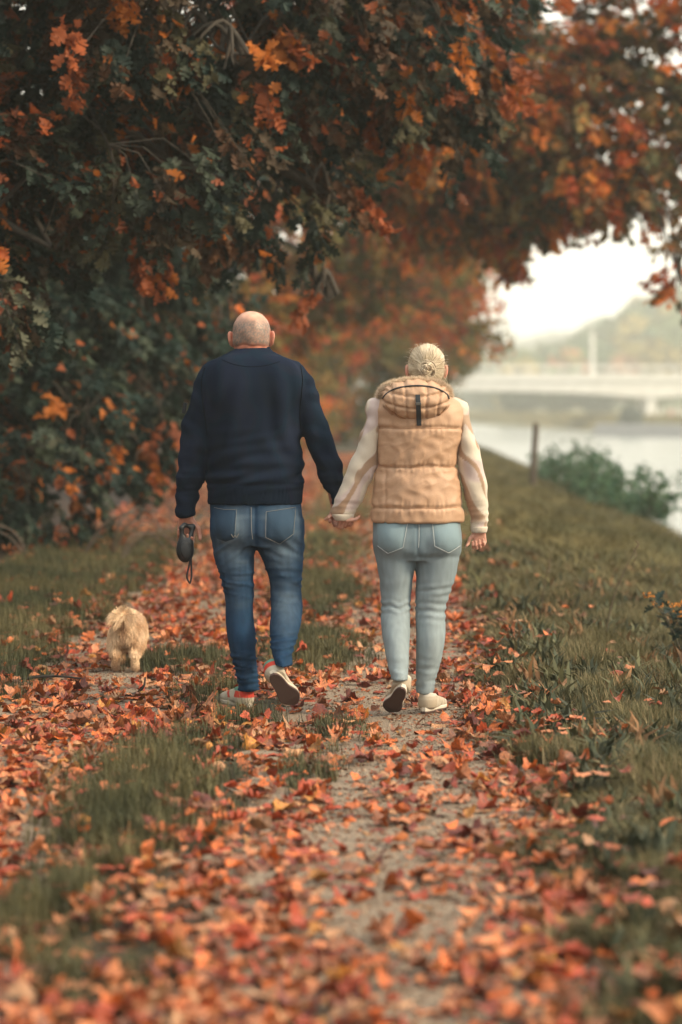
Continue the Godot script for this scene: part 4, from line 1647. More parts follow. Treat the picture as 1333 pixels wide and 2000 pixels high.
	var skin := func(p: Vector3, n: Vector3) -> Color:
		var c := Color(0.46, 0.235, 0.165)
		if p.y < 1.2:
			return Color(0.40, 0.18, 0.125) * (1.0 + 0.12 * noise.get_noise_3d(p.x * 60, p.y * 60, p.z * 60))
		var y := p.y - hc.y
		# cropped grey hair round the back and sides, bare crown
		var crop := smoothstep(-0.062, -0.035, y + 0.01 * noise.get_noise_2d(p.x * 30.0, 1.0)) * smoothstep(0.075, 0.03, y + 0.25 * (p.z - hc.z) * -0.3) * smoothstep(-0.05, -0.01, p.z - hc.z)
		if absf(p.x - hc.x) > 0.084:
			return Color(0.5, 0.2, 0.14)
		c = c.lerp(Color(0.52, 0.29, 0.21), smoothstep(0.0, 0.08, y))
		c = c.lerp(Color(0.47, 0.17, 0.11), smoothstep(-0.03, -0.06, y)) * (1.0 + 0.22 * noise.get_noise_3d(p.x * 26.0, p.y * 26.0, p.z * 26.0))
		c = c.lerp(Color(0.145, 0.12, 0.105), crop * (0.78 + 0.4 * noise.get_noise_3d(p.x * 90.0, p.y * 90.0, p.z * 90.0)))
		return c
	var sk := painted(0.5)
	sk.subsurf_scatter_enabled = true
	sk.subsurf_scatter_strength = 0.12
	part("body", commit([net(body, 0.02), net(hf, 0.0042), net(hands, 0.0034)], skin), sk, t)
	eyes(hc, 1.03, -0.22, t)
	var ring := TorusMesh.new()
	ring.inner_radius = 0.0088
	ring.outer_radius = 0.0118
	ring.rings = 16
	ring.ring_segments = 6
	var gold := flat(0.8, 0.62, 0.3, 0.25)
	gold.metallic = 1.0
	part("ring", ring, gold, t, Transform3D(Basis(Vector3(1, 0, 0), 0.5), wl + Vector3(-0.012, -0.103, 0.008)))
	# trainers
	var cream := Color(0.55, 0.5, 0.41)
	var trainer := func(p: Vector3, n: Vector3) -> Color:
		var c := cream * (1.0 + 0.08 * noise.get_noise_3d(p.x * 30, p.y * 30, p.z * 30))
		if p.y > 0.079 and p.z > -0.11:
			c = Color(0.16, 0.36, 0.28)
		elif p.y > 0.052 and p.z > -0.075 + (p.y - 0.062) * 0.5:
			c = Color(0.62, 0.075, 0.055)
		elif absf(p.z + 0.15 + (p.y - 0.05) * 0.8) < 0.013 and p.y > 0.04:
			c = Color(0.6, 0.09, 0.07)
		return c
	var brown := grain(flat(1, 1, 1, 0.8), ntex(0.2, lin(0.05, 0.028, 0.026), lin(0.09, 0.05, 0.045), 128), 14.0, 0.3)
	var rim := flat(0.5, 0.45, 0.37, 0.7)
	var bl := Basis(Vector3(0, 1, 0), 0.5)
	shoe(t, Transform3D(bl, Vector3(-0.4097 - base_x(), 0.012, 0.05)), -1.0, 0.29, 0.105, trainer, flat(0.16, 0.14, 0.13, 0.8), rim)
	var br := Basis(Vector3(0, 0, 1), 0.42) * Basis(Vector3(1, 0, 0), -0.76) * Basis(Vector3(0, 1, 0), -0.12)
	shoe(t, Transform3D(br, Vector3(-0.2989 - base_x(), 0.198, 0.335)), 1.0, 0.285, 0.108, trainer, brown, rim)
	# the reel of the leash, a thing of its own, held in the hand
	var lg := thing("dog_leash", "black retractable leash reel with wrist strap dangling from the hand", "leash", base + Vector3(-0.7006 - base_x(), 0.6, 0.0))
	var sh := lg.position - base
	var f := Form.new()
	var rc := Vector3(-0.7006 - base_x(), 0.7267, 0.028) - sh
	f.add(Egg.new(rc, Vector3(0.041, 0.058, 0.026), 0.02, Vector3(0, 0.25, 0)))
	var pl := Vector3(-0.7168 - base_x(), 0.826, 0.035) - sh
	var pr := Vector3(-0.6683 - base_x(), 0.8167, 0.02) - sh
	f.add(Bone.new(rc + Vector3(-0.012, 0.035, 0), pl, 0.014, 0.0095, 0.02))
	f.add(Bone.new(pl, pl + Vector3(0.012, 0.012, -0.01), 0.0095, 0.0095, 0.01))
	f.add(Bone.new(pl + Vector3(0.012, 0.012, -0.01), pr + Vector3(0, 0.012, -0.012), 0.009, 0.009, 0.01))
	f.add(Bone.new(pr + Vector3(0, 0.012, -0.012), rc + Vector3(0.02, 0.035, 0), 0.009, 0.013, 0.02))
	var shell := flat(0.006, 0.009, 0.014, 0.38)
	part("reel_case", commit([net(f, 0.0035)]), shell, lg)
	var cap_mesh := commit([net(Form.new().add(Egg.new(Vector3.ZERO, Vector3(0.026, 0.04, 0.009), 0.01)), 0.003)])
	var lab := part("side_cap", cap_mesh, flat(0.008, 0.011, 0.016, 0.5), lg)
	lab.position = rc + Vector3(0.003, 0.0, 0.021)
	lab.rotation = Vector3(0, 0.25, 0.1)
	var st := begin()
	var a := rc + Vector3(0.026, -0.032, 0.0)
	var e := Vector3(-0.6798 - base_x(), 0.5744, 0.03) - sh
	for s in [[0.006, 0.0], [-0.014, 0.004]]:
		var line := smooth_path(PackedVector3Array([a, a.lerp(e, 0.35) + Vector3(s[0] * 0.5, 0, s[1]), a.lerp(e, 0.75) + Vector3(s[0], 0, s[1]), e]), 6)
		var cur := 0.0
		for i in line.size() - 1:
			for q in [[0, -1], [0, 1], [1, 1], [0, -1], [1, 1], [1, -1]]:
				for thick in [0.0]:
					st.set_color(Color.WHITE)
					st.set_normal(Vector3(0.2, 0, 1))
					st.add_vertex(line[i + q[0]] + Vector3(0.0045 * q[1], 0, 0.003 * q[1] + thick))
		tube(st, line, 0.0032, 0.0032, 5)
	part("wrist_strap", st.commit(), flat(0.012, 0.014, 0.02, 0.8), lg)


func base_x() -> float:
	return -0.3843


func wbase_x() -> float:
	return 0.3397


func make_woman():
	rng.seed = 202
	var bx := wbase_x()
	var base := Vector3(bx, 0, -10.8)
	var t := thing("person", "person with blonde hair in a bun, tan hooded gilet and light blue jeans", "person", base)
	var torso := Loft.new(PackedFloat32Array([1.444, -0.0069, 0.0686, -0.01, 0.06, 1.4212, -0.0023, 0.1235, 0, 0.09, 1.4029, 0.0023, 0.1647, 0.005, 0.108, 1.3846, 0.0091, 0.1853, 0.008, 0.118, 1.3526, 0.0126, 0.1956, 0.012, 0.126, 1.3068, 0.0149, 0.1956, 0.012, 0.132, 1.2428, 0.0126, 0.1887, 0.01, 0.135, 1.1741, 0.0034, 0.1796, 0.006, 0.134, 1.117, 0.0011, 0.1773, 0.002, 0.13, 1.0918, 0, 0.1784, 0, 0.13, 1.0369, -0.0011, 0.1887, 0, 0.14, 0.9683, 0, 0.1967, 0, 0.145, 0.8997, 0.0011, 0.2047, 0, 0.146, 0.8585, 0.0011, 0.2047, 0, 0.142]), 0.03)
	var arm_l := Loft.new(PackedFloat32Array([1.3891, -0.1647, 0.0343, 0, 0.035, 1.3663, -0.1715, 0.0389, 0, 0.05, 1.3228, -0.1887, 0.0377, 0, 0.057, 1.2542, -0.2059, 0.0435, 0, 0.058, 1.1856, -0.2207, 0.0515, 0, 0.058, 1.117, -0.2379, 0.0618, 0, 0.058, 1.0598, -0.2596, 0.0629, 0, 0.056, 1.0026, -0.2859, 0.0618, 0, 0.053, 0.9454, -0.3099, 0.0606, 0, 0.049, 0.9042, -0.3282, 0.0583, 0, 0.044, 0.8837, -0.3317, 0.0503, 0, 0.038, 0.8676, -0.3271, 0.0366, 0, 0.034]), 0.02)
	var arm_r := Loft.new(PackedFloat32Array([1.3891, 0.1876, 0.0343, 0, 0.035, 1.3663, 0.1921, 0.0343, 0, 0.05, 1.3228, 0.2013, 0.0343, 0, 0.057, 1.2542, 0.2139, 0.04, 0, 0.058, 1.1856, 0.2264, 0.0503, 0, 0.058, 1.117, 0.239, 0.056, 0, 0.058, 1.0598, 0.2493, 0.0572, -0.002, 0.057, 0.9912, 0.2608, 0.0526, -0.005, 0.054, 0.934, 0.2699, 0.0457, -0.01, 0.048, 0.8814, 0.2779, 0.04, -0.012, 0.042, 0.8494, 0.279, 0.0366, -0.014, 0.038, 0.8128, 0.2779, 0.0332, -0.015, 0.036]), 0.02)
	var hips := Loft.new(PackedFloat32Array([0.8997, -0.0023, 0.1898, 0, 0.11, 0.8425, -0.0011, 0.1956, 0.004, 0.124, 0.7853, 0.0011, 0.1978, 0.006, 0.13, 0.7281, 0.0011, 0.1933, 0.004, 0.122, 0.6847, 0.0023, 0.183, 0, 0.095]), 0.025)
	var leg_l := Loft.new(PackedFloat32Array([0.7739, -0.0961, 0.0984, 0, 0.1, 0.6892, -0.0949, 0.0881, 0, 0.098, 0.6023, -0.0938, 0.0755, 0, 0.09, 0.5223, -0.0949, 0.0675, 0.002, 0.08, 0.4697, -0.0949, 0.0652, 0.012, 0.076, 0.4148, -0.0972, 0.0652, 0.038, 0.082, 0.3507, -0.0949, 0.0606, 0.07, 0.082, 0.2821, -0.0915, 0.0526, 0.105, 0.072, 0.2249, -0.0869, 0.0457, 0.135, 0.06, 0.1677, -0.0823, 0.0366, 0.165, 0.052]), 0.014)
	var leg_r := Loft.new(PackedFloat32Array([0.7739, 0.0984, 0.0984, 0, 0.1, 0.6892, 0.0915, 0.0961, 0, 0.098, 0.6023, 0.0823, 0.0869, 0, 0.09, 0.5223, 0.0675, 0.0743, 0, 0.08, 0.4697, 0.0606, 0.0675, 0, 0.073, 0.4148, 0.0595, 0.0663, 0.01, 0.073, 0.3507, 0.0606, 0.0652, 0.018, 0.076, 0.2821, 0.056, 0.0606, 0.018, 0.072, 0.2135, 0.048, 0.0526, 0.014, 0.062, 0.1449, 0.0377, 0.0446, 0.01, 0.052, 0.09, 0.0343, 0.0389, 0.008, 0.05]), 0.014)
	# light jeans
	var je := Form.new().add(hips).add(leg_l).add(leg_r)
	je.add(Egg.new(Vector3(0.2436 - bx, 0.7807, 0.05), Vector3(0.085, 0.085, 0.09), 0.03)).add(Egg.new(Vector3(0.438 - bx, 0.7807, 0.05), Vector3(0.085, 0.085, 0.09), 0.03))
	var mid := 0.3397 - bx
	je.disp = func(p: Vector3, n: Vector3) -> float:
		var left := p.x < mid
		var e := 0.0
		var yk := 0.4834
		if left:
			e += 0.0042 * gauss(p.y - yk, 0.03) * sin((p.y - yk) * 190.0 + p.x * 16.0 + 3.0 * noise.get_noise_2d(p.x * 12.0, 5.0))
		else:
			e += 0.0038 * gauss(p.y - 0.4651, 0.05) * sin((p.y - yk) * 170.0 + p.x * 25.0 + 4.0 * noise.get_noise_2d(p.x * 9.0, 2.0))
			e += 0.004 * gauss(p.y - 0.7007, 0.012) * -1.0
			e += 0.003 * gauss(p.y - 0.5566, 0.03) * sin((p.y - yk) * 170.0 - p.x * 20.0)
		var ank := smoothstep(0.3, 0.17, p.y)
		e += 0.0045 * ank * (ridged(p.x * 5.0, p.y * 24.0, p.z * 5.0) - 0.5)
		e += 0.0015 * noise.get_noise_3d(p.x * 16.0, p.y * 16.0, p.z * 16.0)
		e -= 0.006 * gauss(p.x - mid, 0.007) * smoothstep(0.68, 0.73, p.y)
		return e
	var wash := func(p: Vector3, n: Vector3) -> Color:
		var c := Color(0.225, 0.288, 0.33)
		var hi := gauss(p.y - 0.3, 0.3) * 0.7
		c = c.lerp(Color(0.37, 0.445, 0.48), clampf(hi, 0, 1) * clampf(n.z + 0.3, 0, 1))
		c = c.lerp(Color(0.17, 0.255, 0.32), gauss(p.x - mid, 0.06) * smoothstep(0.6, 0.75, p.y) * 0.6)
		return c * (1.0 + 0.1 * noise.get_noise_3d(p.x * 45.0, p.y * 9.0, p.z * 45.0))
	var jean := cloth(34.0, 0.08, 0.85)
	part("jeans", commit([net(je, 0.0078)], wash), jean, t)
	var thread := flat(0.42, 0.47, 0.5, 0.8)
	var pk := Color(0.24, 0.335, 0.385)
	patch("pocket", je, [[0.8631, -0.1807, -0.0457, 0], [0.7579, -0.1784, -0.064, 0], [0.7487, -0.1738, -0.0663, 0.03]], 0.003, jean, t, pk)
	patch("pocket", je, [[0.8631, 0.064, 0.1898, 0], [0.7624, 0.0755, 0.1921, 0], [0.7533, 0.0778, 0.1898, 0.03]], 0.003, jean, t, pk)
	seam("stitching", je, PackedFloat32Array([-0.0457, 0.8585, -0.0663, 0.7487, -0.1327, 0.7213, -0.1784, 0.7533]), 0.0013, 0.004, thread, t, 8, false)
	seam("stitching", je, PackedFloat32Array([0.064, 0.8585, 0.0732, 0.7556, 0.1372, 0.7235, 0.1898, 0.7533]), 0.0013, 0.004, thread, t, 8, false)
	seam("stitching", je, PackedFloat32Array([0.0046, 0.8585, 0.0046, 0.7967, 0.0023, 0.7487]), 0.0014, 0.004, thread, t)
	# jumper sleeves
	var ju := Form.new()
	ju.add(arm_l).add(arm_r)
	ju.add(Bone.new(Vector3(0.1567 - bx, 1.3617, 0), Vector3(0.5112 - bx, 1.3617, 0), 0.05, 0.05, 0.02))
	ju.disp = func(p: Vector3, n: Vector3) -> float:
		return 0.0055 * noise.get_noise_3d(p.x * 10.0 + p.y * 6.0, p.y * 12.0, p.z * 7.0) + 0.003 * smoothstep(1.02, 0.9, p.y) * (ridged(p.x * 5.0, p.y * 22.0, p.z * 5.0) - 0.4)
	var knit := func(p: Vector3, n: Vector3) -> Color:
		var s := -1.0 if p.x < mid else 1.0
		# along the sleeve and across it
		var ctr := lerpf(0.1727 - bx, 0.0126 - bx, clampf((1.3571 - p.y) / 0.47, 0, 1)) if s < 0 else lerpf(0.5387 - bx, 0.6187 - bx, clampf((1.3571 - p.y) / 0.5, 0, 1))
		var x := p.x - ctr
		var y := p.y
		var c := Color(0.72, 0.64, 0.54)
		c = c.lerp(Color(0.64, 0.53, 0.51), smoothstep(0.05, 0.3, noise.get_noise_3d(x * 7.0 + 9.0 * s, y * 4.5, p.z * 4.0)))
		var wob := noise.get_noise_3d(x * 4.0 + s * 7.0, y * 4.0, p.z * 3.0) * 0.9
		var f := sin(x * 34.0 + y * 17.0 * s + wob * 5.0 + 1.2)
		c = c.lerp(Color(0.42, 0.285, 0.2), smoothstep(0.55, 0.7, f) * smoothstep(-0.35, -0.15, noise.get_noise_3d(x * 5.0 - 4.0, y * 6.0, p.z * 4.0)))
		var g := noise.get_noise_3d(x * 11.0 + 20.0, y * 5.0 + x * 8.0, p.z * 6.0 + 5.0 * s)
		c = c.lerp(Color(0.46, 0.33, 0.24), smoothstep(0.3, 0.38, g))
		return c
	var wool := cloth(40.0, 0.15, 0.95)
	wool.rim_enabled = true
	wool.rim = 0.3
	part("jumper", commit([net(ju, 0.0068)], knit), wool, t)
	for q in [[arm_l, 1012.0, 0], [arm_r, 1036.0, 1]]:
		var ring := Loft.new((PackedFloat32Array([0.8928, -0.3328, 0.0538, 0, 0.042, 0.8791, -0.3294, 0.048, 0, 0.043, 0.8608, -0.3271, 0.0389, 0, 0.037]) if q[2] == 0 else PackedFloat32Array([0.8356, 0.279, 0.0377, -0.014, 0.041, 0.8219, 0.2785, 0.0372, -0.014, 0.042, 0.8059, 0.2785, 0.0337, -0.015, 0.038])), 0.01)
		part("cuff", commit([net(Form.new().add(ring), 0.006)], func(_p, _n): return Color(0.68, 0.6, 0.5)), wool, t)
	# gilet
	var ve := Form.new().add(torso)
	var ys := [1.2748, 1.1032, 0.9225]
	ve.disp = func(p: Vector3, n: Vector3) -> float:
		var e := 0.0
		for y in ys:
			var dy: float = p.y - y + 0.004 * noise.get_noise_2d(p.x * 9.0, y * 7.0)
			e -= 0.008 * gauss(dy, 0.008)
			e += 0.0042 * gauss(dy, 0.028) * noise.get_noise_2d(p.x * 42.0, y * 9.0 + dy * 8.0) * smoothstep(0.0, 0.01, absf(dy))
		e += 0.004
		var body := smoothstep(0.8997, 0.9912, p.y) * smoothstep(1.2748, 1.2199, p.y)
		e += 0.0035 * body * (pow(1.0 - absf(noise.get_noise_3d(p.x * 4.5 + p.y * 4.0, p.y * 7.5 - p.x * 4.0, p.z * 3.0)), 5.0) - 0.35) + 0.0022 * body * (pow(1.0 - absf(noise.get_noise_3d(p.x * 9.0 - p.y * 9.0 + 5.0, p.y * 9.0 + p.x * 5.0, p.z * 3.0)), 6.0) - 0.3)
		e += 0.004 * noise.get_noise_3d(p.x * 12.0 - p.y * 9.0, p.y * 16.0 + p.x * 9.0, p.z * 9.0)
		e -= 0.006 * gauss(absf(p.x - (0.1956 - bx)), 0.006) * smoothstep(1.117, 1.0712, p.y)
		return e
	var tan_c := func(p: Vector3, n: Vector3) -> Color:
		return Color(0.5, 0.312, 0.2) * (1.0 + 0.06 * noise.get_noise_3d(p.x * 20, p.y * 20, p.z * 20))
	var shiny := painted(0.55)
	grain(shiny, ntex(0.05, Color(0.9, 0.9, 0.9), Color(1, 1, 1), 256, FastNoiseLite.TYPE_SIMPLEX, 4, 14), 9.0, 0.12)
	part("gilet", commit([net(ve, 0.0062)], tan_c), shiny, t)
	var th := flat(0.3, 0.15, 0.07, 0.8)
	for y in [836.0, 911.0, 990.0]:
		var line := PackedFloat32Array()
		for i in 13:
			line.append(lerpf(0.1704 - bx, 0.5135 - bx, i / 12.0))
			line.append(ys[[836.0, 911.0, 990.0].find(y)])
		seam("quilt_seam", ve, line, 0.0013, 0.0005, th, t, 2)
	# hood folded down on the back
	var ho := Form.new()
	var hcx := 0.3305 - bx
	ho.add(Egg.new(Vector3(hcx, 1.396, 0.125), Vector3(0.147, 0.084, 0.07), 0.015, Vector3(0.2, 0, -0.02)))
	ho.add(Egg.new(Vector3(hcx, 1.4303, 0.06), Vector3(0.146, 0.06, 0.1), 0.03))
	ho.disp = func(p: Vector3, n: Vector3) -> float:
		var e := 0.004
		var x := p.x - hcx
		var bowl := p.y - x * x * 1.6
		for q in [-0.105, -0.047, 0.047, 0.105]:
			e -= 0.008 * gauss(x * (1.0 + 1.5 * (1.4257 - p.y)) - q, 0.006) * smoothstep(0.0, 0.05, p.z)
		for q in [1.4212, 1.3686]:
			e -= 0.008 * gauss(bowl - q + 0.008, 0.0055) * smoothstep(0.0, 0.05, p.z)
		e += 0.004 * noise.get_noise_3d(p.x * 22.0, p.y * 26.0, p.z * 14.0)
		e += 0.003 * gauss(p.y - 1.4532, 0.015) * noise.get_noise_2d(x * 50.0, 1.0)
		return e
	part("hood", commit([net(ho, 0.0058)], tan_c), shiny, t)
	seam("zip", ho, PackedFloat32Array([-0.1555, 1.4074, -0.1395, 1.428, -0.1029, 1.4486, -0.0572, 1.4589, -0.0069, 1.4623, 0.0457, 1.4589, 0.0915, 1.4463, 0.1258, 1.4257, 0.1372, 1.4052]), 0.0042, 0.001, flat(0.012, 0.012, 0.015, 0.6), t)
	seam("hood_edge", ho, PackedFloat32Array([-0.1441, 1.38, -0.1167, 1.3526, -0.0686, 1.3228, -0.0069, 1.3091, 0.0526, 1.3137, 0.0984, 1.3388, 0.1258, 1.3709]), 0.0025, 0.0, th, t)
	# strap with its buckle
	var sp := begin()
	var a := ho.back(0.3374 - bx, 1.4212)
	var ends := []
	for i in 11:
		var y := lerpf(1.4235, 1.2862, i / 10.0)
		var z := maxf(ho.back(0.3397 - bx, y).z, ve.back(0.3397 - bx, y).z) + 0.006
		ends.append(Vector3(lerpf(0.3362, 0.3442, i / 10.0) - bx, y, z))
	for i in range(1, 10):
		ends[i].z = maxf(ends[i].z, (ends[i - 1].z + ends[i + 1].z) * 0.5)
	for i in 10:
		for k in [0.0, -0.002]:
			for q in [[0, -1], [1, 1], [0, 1], [0, -1], [1, -1], [1, 1]]:
				sp.add_vertex(ends[i + q[0]] + Vector3(0.0105 * q[1], 0, k))
	sp.generate_normals()
	part("strap", sp.commit(), flat(0.02, 0.026, 0.034, 0.7), t)
	var bk := part("buckle", bevelled(Vector3(0.026, 0.014, 0.007), 0.002), flat(0.05, 0.045, 0.04, 0.3), t)
	bk.position = ends[3] + Vector3(0, 0, 0.003)
	# fur round the hood opening
	var fur := begin()
	var arc := smooth_path(PackedVector3Array([Vector3(-0.1693, 1.4052, 0), Vector3(-0.1578, 1.4395, 0.05), Vector3(-0.1212, 1.4646, 0.085), Vector3(-0.0663, 1.4784, 0.105), Vector3(-0.0069, 1.4829, 0.11), Vector3(0.0572, 1.4784, 0.105), Vector3(0.1075, 1.4623, 0.085), Vector3(0.1372, 1.4372, 0.05), Vector3(0.1441, 1.4029, 0)]), 10)
	tube(fur, arc, 0.011, 0.011, 8, Color(0.45, 0.34, 0.24))
	for i in 5200:
		var f := rnd(0, arc.size() - 1.001)
		var p := arc[int(f)].lerp(arc[int(f) + 1], f - int(f))
		var o := ball().normalized()
		var ax := (arc[int(f) + 1] - arc[int(f)]).normalized()
		o = (o - ax * o.dot(ax) * 0.6).normalized()
		var d := (o * 0.8 + Vector3(0, 0.5, -0.1) + ball() * 0.5).normalized()
		var l := rnd(0.009, 0.023)
		hair_blade(fur, p + o * 0.009, d, (d + Vector3(0, -0.2, 0.1) + ball() * 0.4).normalized(), l, 0.0011, Color(0.74, 0.61, 0.47).lerp(Color(0.44, 0.33, 0.23), rng.randf()))
	part("fur_trim", fur.commit(), painted(0.8), t)
	# body, head and hands
	var hc := Vector3(0.3831 - bx, 1.547, -0.035)
	var body := Form.new()
	for q in [torso, arm_l, arm_r, leg_l, leg_r, hips]:
		var inner := Loft.new(PackedFloat32Array([1.0, 0, 1, 0, 1, 0.0, 0, 1, 0, 1]))
		inner.t = q.t
		inner.n = q.n
		inner.y0 = q.y0
		inner.y1 = q.y1
		inner.lo = q.lo
		inner.hi = q.hi
		inner.k = 0.03
		inner.grow = -0.02
		inner.trim = 0.03
		body.add(inner)
	var hf := head_form(hc, 0.93, -0.15)
	hf.add(Bone.new(hc + Vector3(0, -0.05, 0.02), Vector3(hc.x - 0.015, 1.36, 0.01), 0.052, 0.06, 0.03))
	var hands := Form.new()
	var wl := Vector3(0.0149 - bx, 0.9363, 0.008)
	hands.add(Bone.new(wl + Vector3(0.01, 0.05, 0), wl, 0.024, 0.022, 0.01))
	hand(hands, wl, Vector3(0.05, -1, 0.02), Vector3(-0.9, 0.0, -0.35), Vector3(-0.4, 0.0, -0.9).normalized(), 0.8, [0.85, 0.9, 0.95, 0.95], Vector3(-0.75, -0.75, 0.15))
	var pk2 := wl + Vector3(0.03, -0.064, 0.02)
	hands.add(Bone.new(pk2 - Vector3(0.02, 0.01, 0), pk2 + Vector3(0.022, -0.004, 0.004), 0.0085, 0.0078, 0.01))
	hands.add(Bone.new(pk2 + Vector3(0.022, -0.004, 0.004), pk2 + Vector3(0.036, 0.008, 0.006), 0.0078, 0.006, 0.004))
	var wr := Vector3(0.621 - bx, 0.8265, -0.015)
	hands.add(Bone.new(wr + Vector3(0, 0.05, 0), wr, 0.024, 0.022, 0.01))
	hand(hands, wr, Vector3(0.0, -1, -0.1), Vector3(-1, 0, 0.1), Vector3(-0.25, 0.1, 0.9).normalized(), 0.74, [1.05, 1.1, 1.15, 1.15], Vector3(-0.35, -1.0, 0.1))
	var skin := func(p: Vector3, n: Vector3) -> Color:
		var c := Color(0.5, 0.265, 0.2)
		if absf(p.x - hc.x) > 0.077 and p.y > 1.4:
			c = Color(0.58, 0.24, 0.18)
		return c * (1.0 + 0.1 * noise.get_noise_3d(p.x * 60, p.y * 60, p.z * 60))
	var sk := painted(0.5)
	sk.subsurf_scatter_enabled = true
	sk.subsurf_scatter_strength = 0.12
	part("body", commit([net(body, 0.02), net(hf, 0.0044), net(hands, 0.0034)], skin), sk, t)
	eyes(hc, 0.93, -0.15, t)
	# hair drawn back into a knot
	var ha := Form.new()
	var knot := hc + Vector3(0.0, -0.012, 0.1)
	ha.add(Egg.new(hc + Vector3(0, 0.02, 0.012), Vector3(0.083, 0.084, 0.1), 0.02, Vector3(-0.15, 0, 0)))
	ha.add(Egg.new(hc + Vector3(0, -0.025, 0.04), Vector3(0.074, 0.058, 0.068), 0.03))
	ha.add(Half.new(Vector3(0, -0.35, -1), hc + Vector3(0, 0.0, -0.058)))
	ha.disp = func(p: Vector3, n: Vector3) -> float:
		var w := atan2(p.y - knot.y, p.x - knot.x)
		return 0.0012 * noise.get_noise_2d(w * 13.0, 3.0 + p.z * 5.0) + 0.0055 * noise.get_noise_3d(p.x * 15.0, p.y * 15.0, p.z * 15.0)
	var blond := func(p: Vector3, n: Vector3) -> Color:
		var w := atan2(p.y - knot.y, p.x - knot.x)
		var k := 0.5 + 0.7 * noise.get_noise_3d(w * 17.0, Vector2(p.x - knot.x, p.y - knot.y).length() * 11.0, 2.0)
		var c := Color(0.30, 0.225, 0.14).lerp(Color(0.62, 0.52, 0.38), clampf(k, 0, 1))
		return c.lerp(Color(0.14, 0.095, 0.06), smoothstep(-0.03, -0.075, p.y - hc.y) * 0.6)
	var hm := painted(0.38)
	var hair := part("hair", commit([net(ha, 0.0042)], blond), hm, t)
	var sb := begin()
	for i in 260:
		var w := rnd(0, TAU)
		var line := PackedVector3Array()
		var far := rnd(0.075, 0.1)
		var tw := rnd(-0.35, 0.35)
		for k in 9:
			var r := lerpf(far, 0.012, k / 8.0)
			var q := knot + Vector3(cos(w + tw * k / 8.0), sin(w + tw * k / 8.0), 0) * r
			if absf(q.x - hc.x) > 0.08:
				q.x = hc.x + 0.08 * signf(q.x - hc.x)
			var on := ha.back(q.x, clampf(q.y, hc.y - 0.07, hc.y + 0.1))
			if on.z < -0.2:
				continue
			line.append(on + Vector3(0, 0, 0.0012))
		if line.size() > 3:
			var c := Color(0.34, 0.26, 0.16).lerp(Color(0.72, 0.62, 0.47), rng.randf())
			tube(sb, line, 0.0006, 0.0006, 3, c)
	# broader locks combed back over the head
	for i in 46:
		var w := rnd(0, TAU)
		var far := rnd(0.055, 0.098)
		var tw := rnd(-0.5, 0.5)
		var line := PackedVector3Array()
		for k in 9:
			var r := lerpf(far, 0.02, k / 8.0)
			var q := knot + Vector3(cos(w + tw * k / 8.0), sin(w + tw * k / 8.0), 0) * r
			q.x = hc.x + clampf(q.x - hc.x, -0.078, 0.078)
			var on := ha.back(q.x, clampf(q.y, hc.y - 0.065, hc.y + 0.1))
			if on.z > -0.2:
				line.append(on + Vector3(0, 0, -0.0012))
		if line.size() > 4:
			var c := Color(0.2, 0.145, 0.09).lerp(Color(0.72, 0.63, 0.49), pow(rng.randf(), 0.8))
			tube(sb, line, rnd(0.0012, 0.0028), 0.0012, 5, c)
	# the knot: locks wound round one another
	for i in 46:
		var line := PackedVector3Array()
		var ph := rnd(0, TAU)
		var r0 := rnd(0.008, 0.036)
		var tip := Vector3(rnd(-0.4, 0.4), rnd(-0.4, 0.4), 1).normalized()
		var bs := Basis(Quaternion(Vector3(0, 0, 1), tip))
		for k in 14:
			var w := ph + k * 0.36
			var r := r0 * (1.0 + 0.15 * sin(k * 0.8 + ph))
			line.append(knot + Vector3(-0.002, 0.004, 0.012) + bs * Vector3(cos(w) * r, sin(w) * r * 1.15, 0.024 - r * 0.85 + 0.006 * sin(w * 2.0)))
		tube(sb, line, rnd(0.002, 0.0042), 0.0015, 5, Color(0.22, 0.155, 0.1).lerp(Color(0.68, 0.58, 0.44), rng.randf()))
	for i in 14:
		var line := PackedVector3Array()
		var bs := Basis.from_euler(Vector3(rnd(-0.9, 0.9), rnd(-0.9, 0.9), rnd(0, TAU)))
		var r0 := rnd(0.016, 0.026)
		for k in 11:
			var w := k * 0.42
			line.append(knot + Vector3(rnd(-0.002, 0.002), 0.003, 0.016) + bs * Vector3(cos(w) * r0 * 1.25, sin(w) * r0 * 0.8, 0.004 * sin(w * 2.0)))
		tube(sb, smooth_path(line, 3), rnd(0.0035, 0.0055), 0.002, 6, Color(0.3, 0.22, 0.14).lerp(Color(0.7, 0.6, 0.46), rng.randf()))
	# stray hairs standing off the outline
	for i in 70:
		var w := rnd(-0.3, PI + 0.3)
		var o := Vector3(cos(w) * 0.078, sin(w) * 0.08 + 0.022, rnd(-0.03, 0.05))
		var p := hc + o
		var q := p + Vector3(o.x * 0.1 + rnd(-0.02, 0.02), rnd(0.002, 0.012), rnd(0.0, 0.02))
		tube(sb, PackedVector3Array([p * 0.9 + hc * 0.1, p.lerp(q, 0.5) + Vector3(0, 0.004, 0), q]), 0.0009, 0.0005, 3, Color(0.66, 0.57, 0.44))
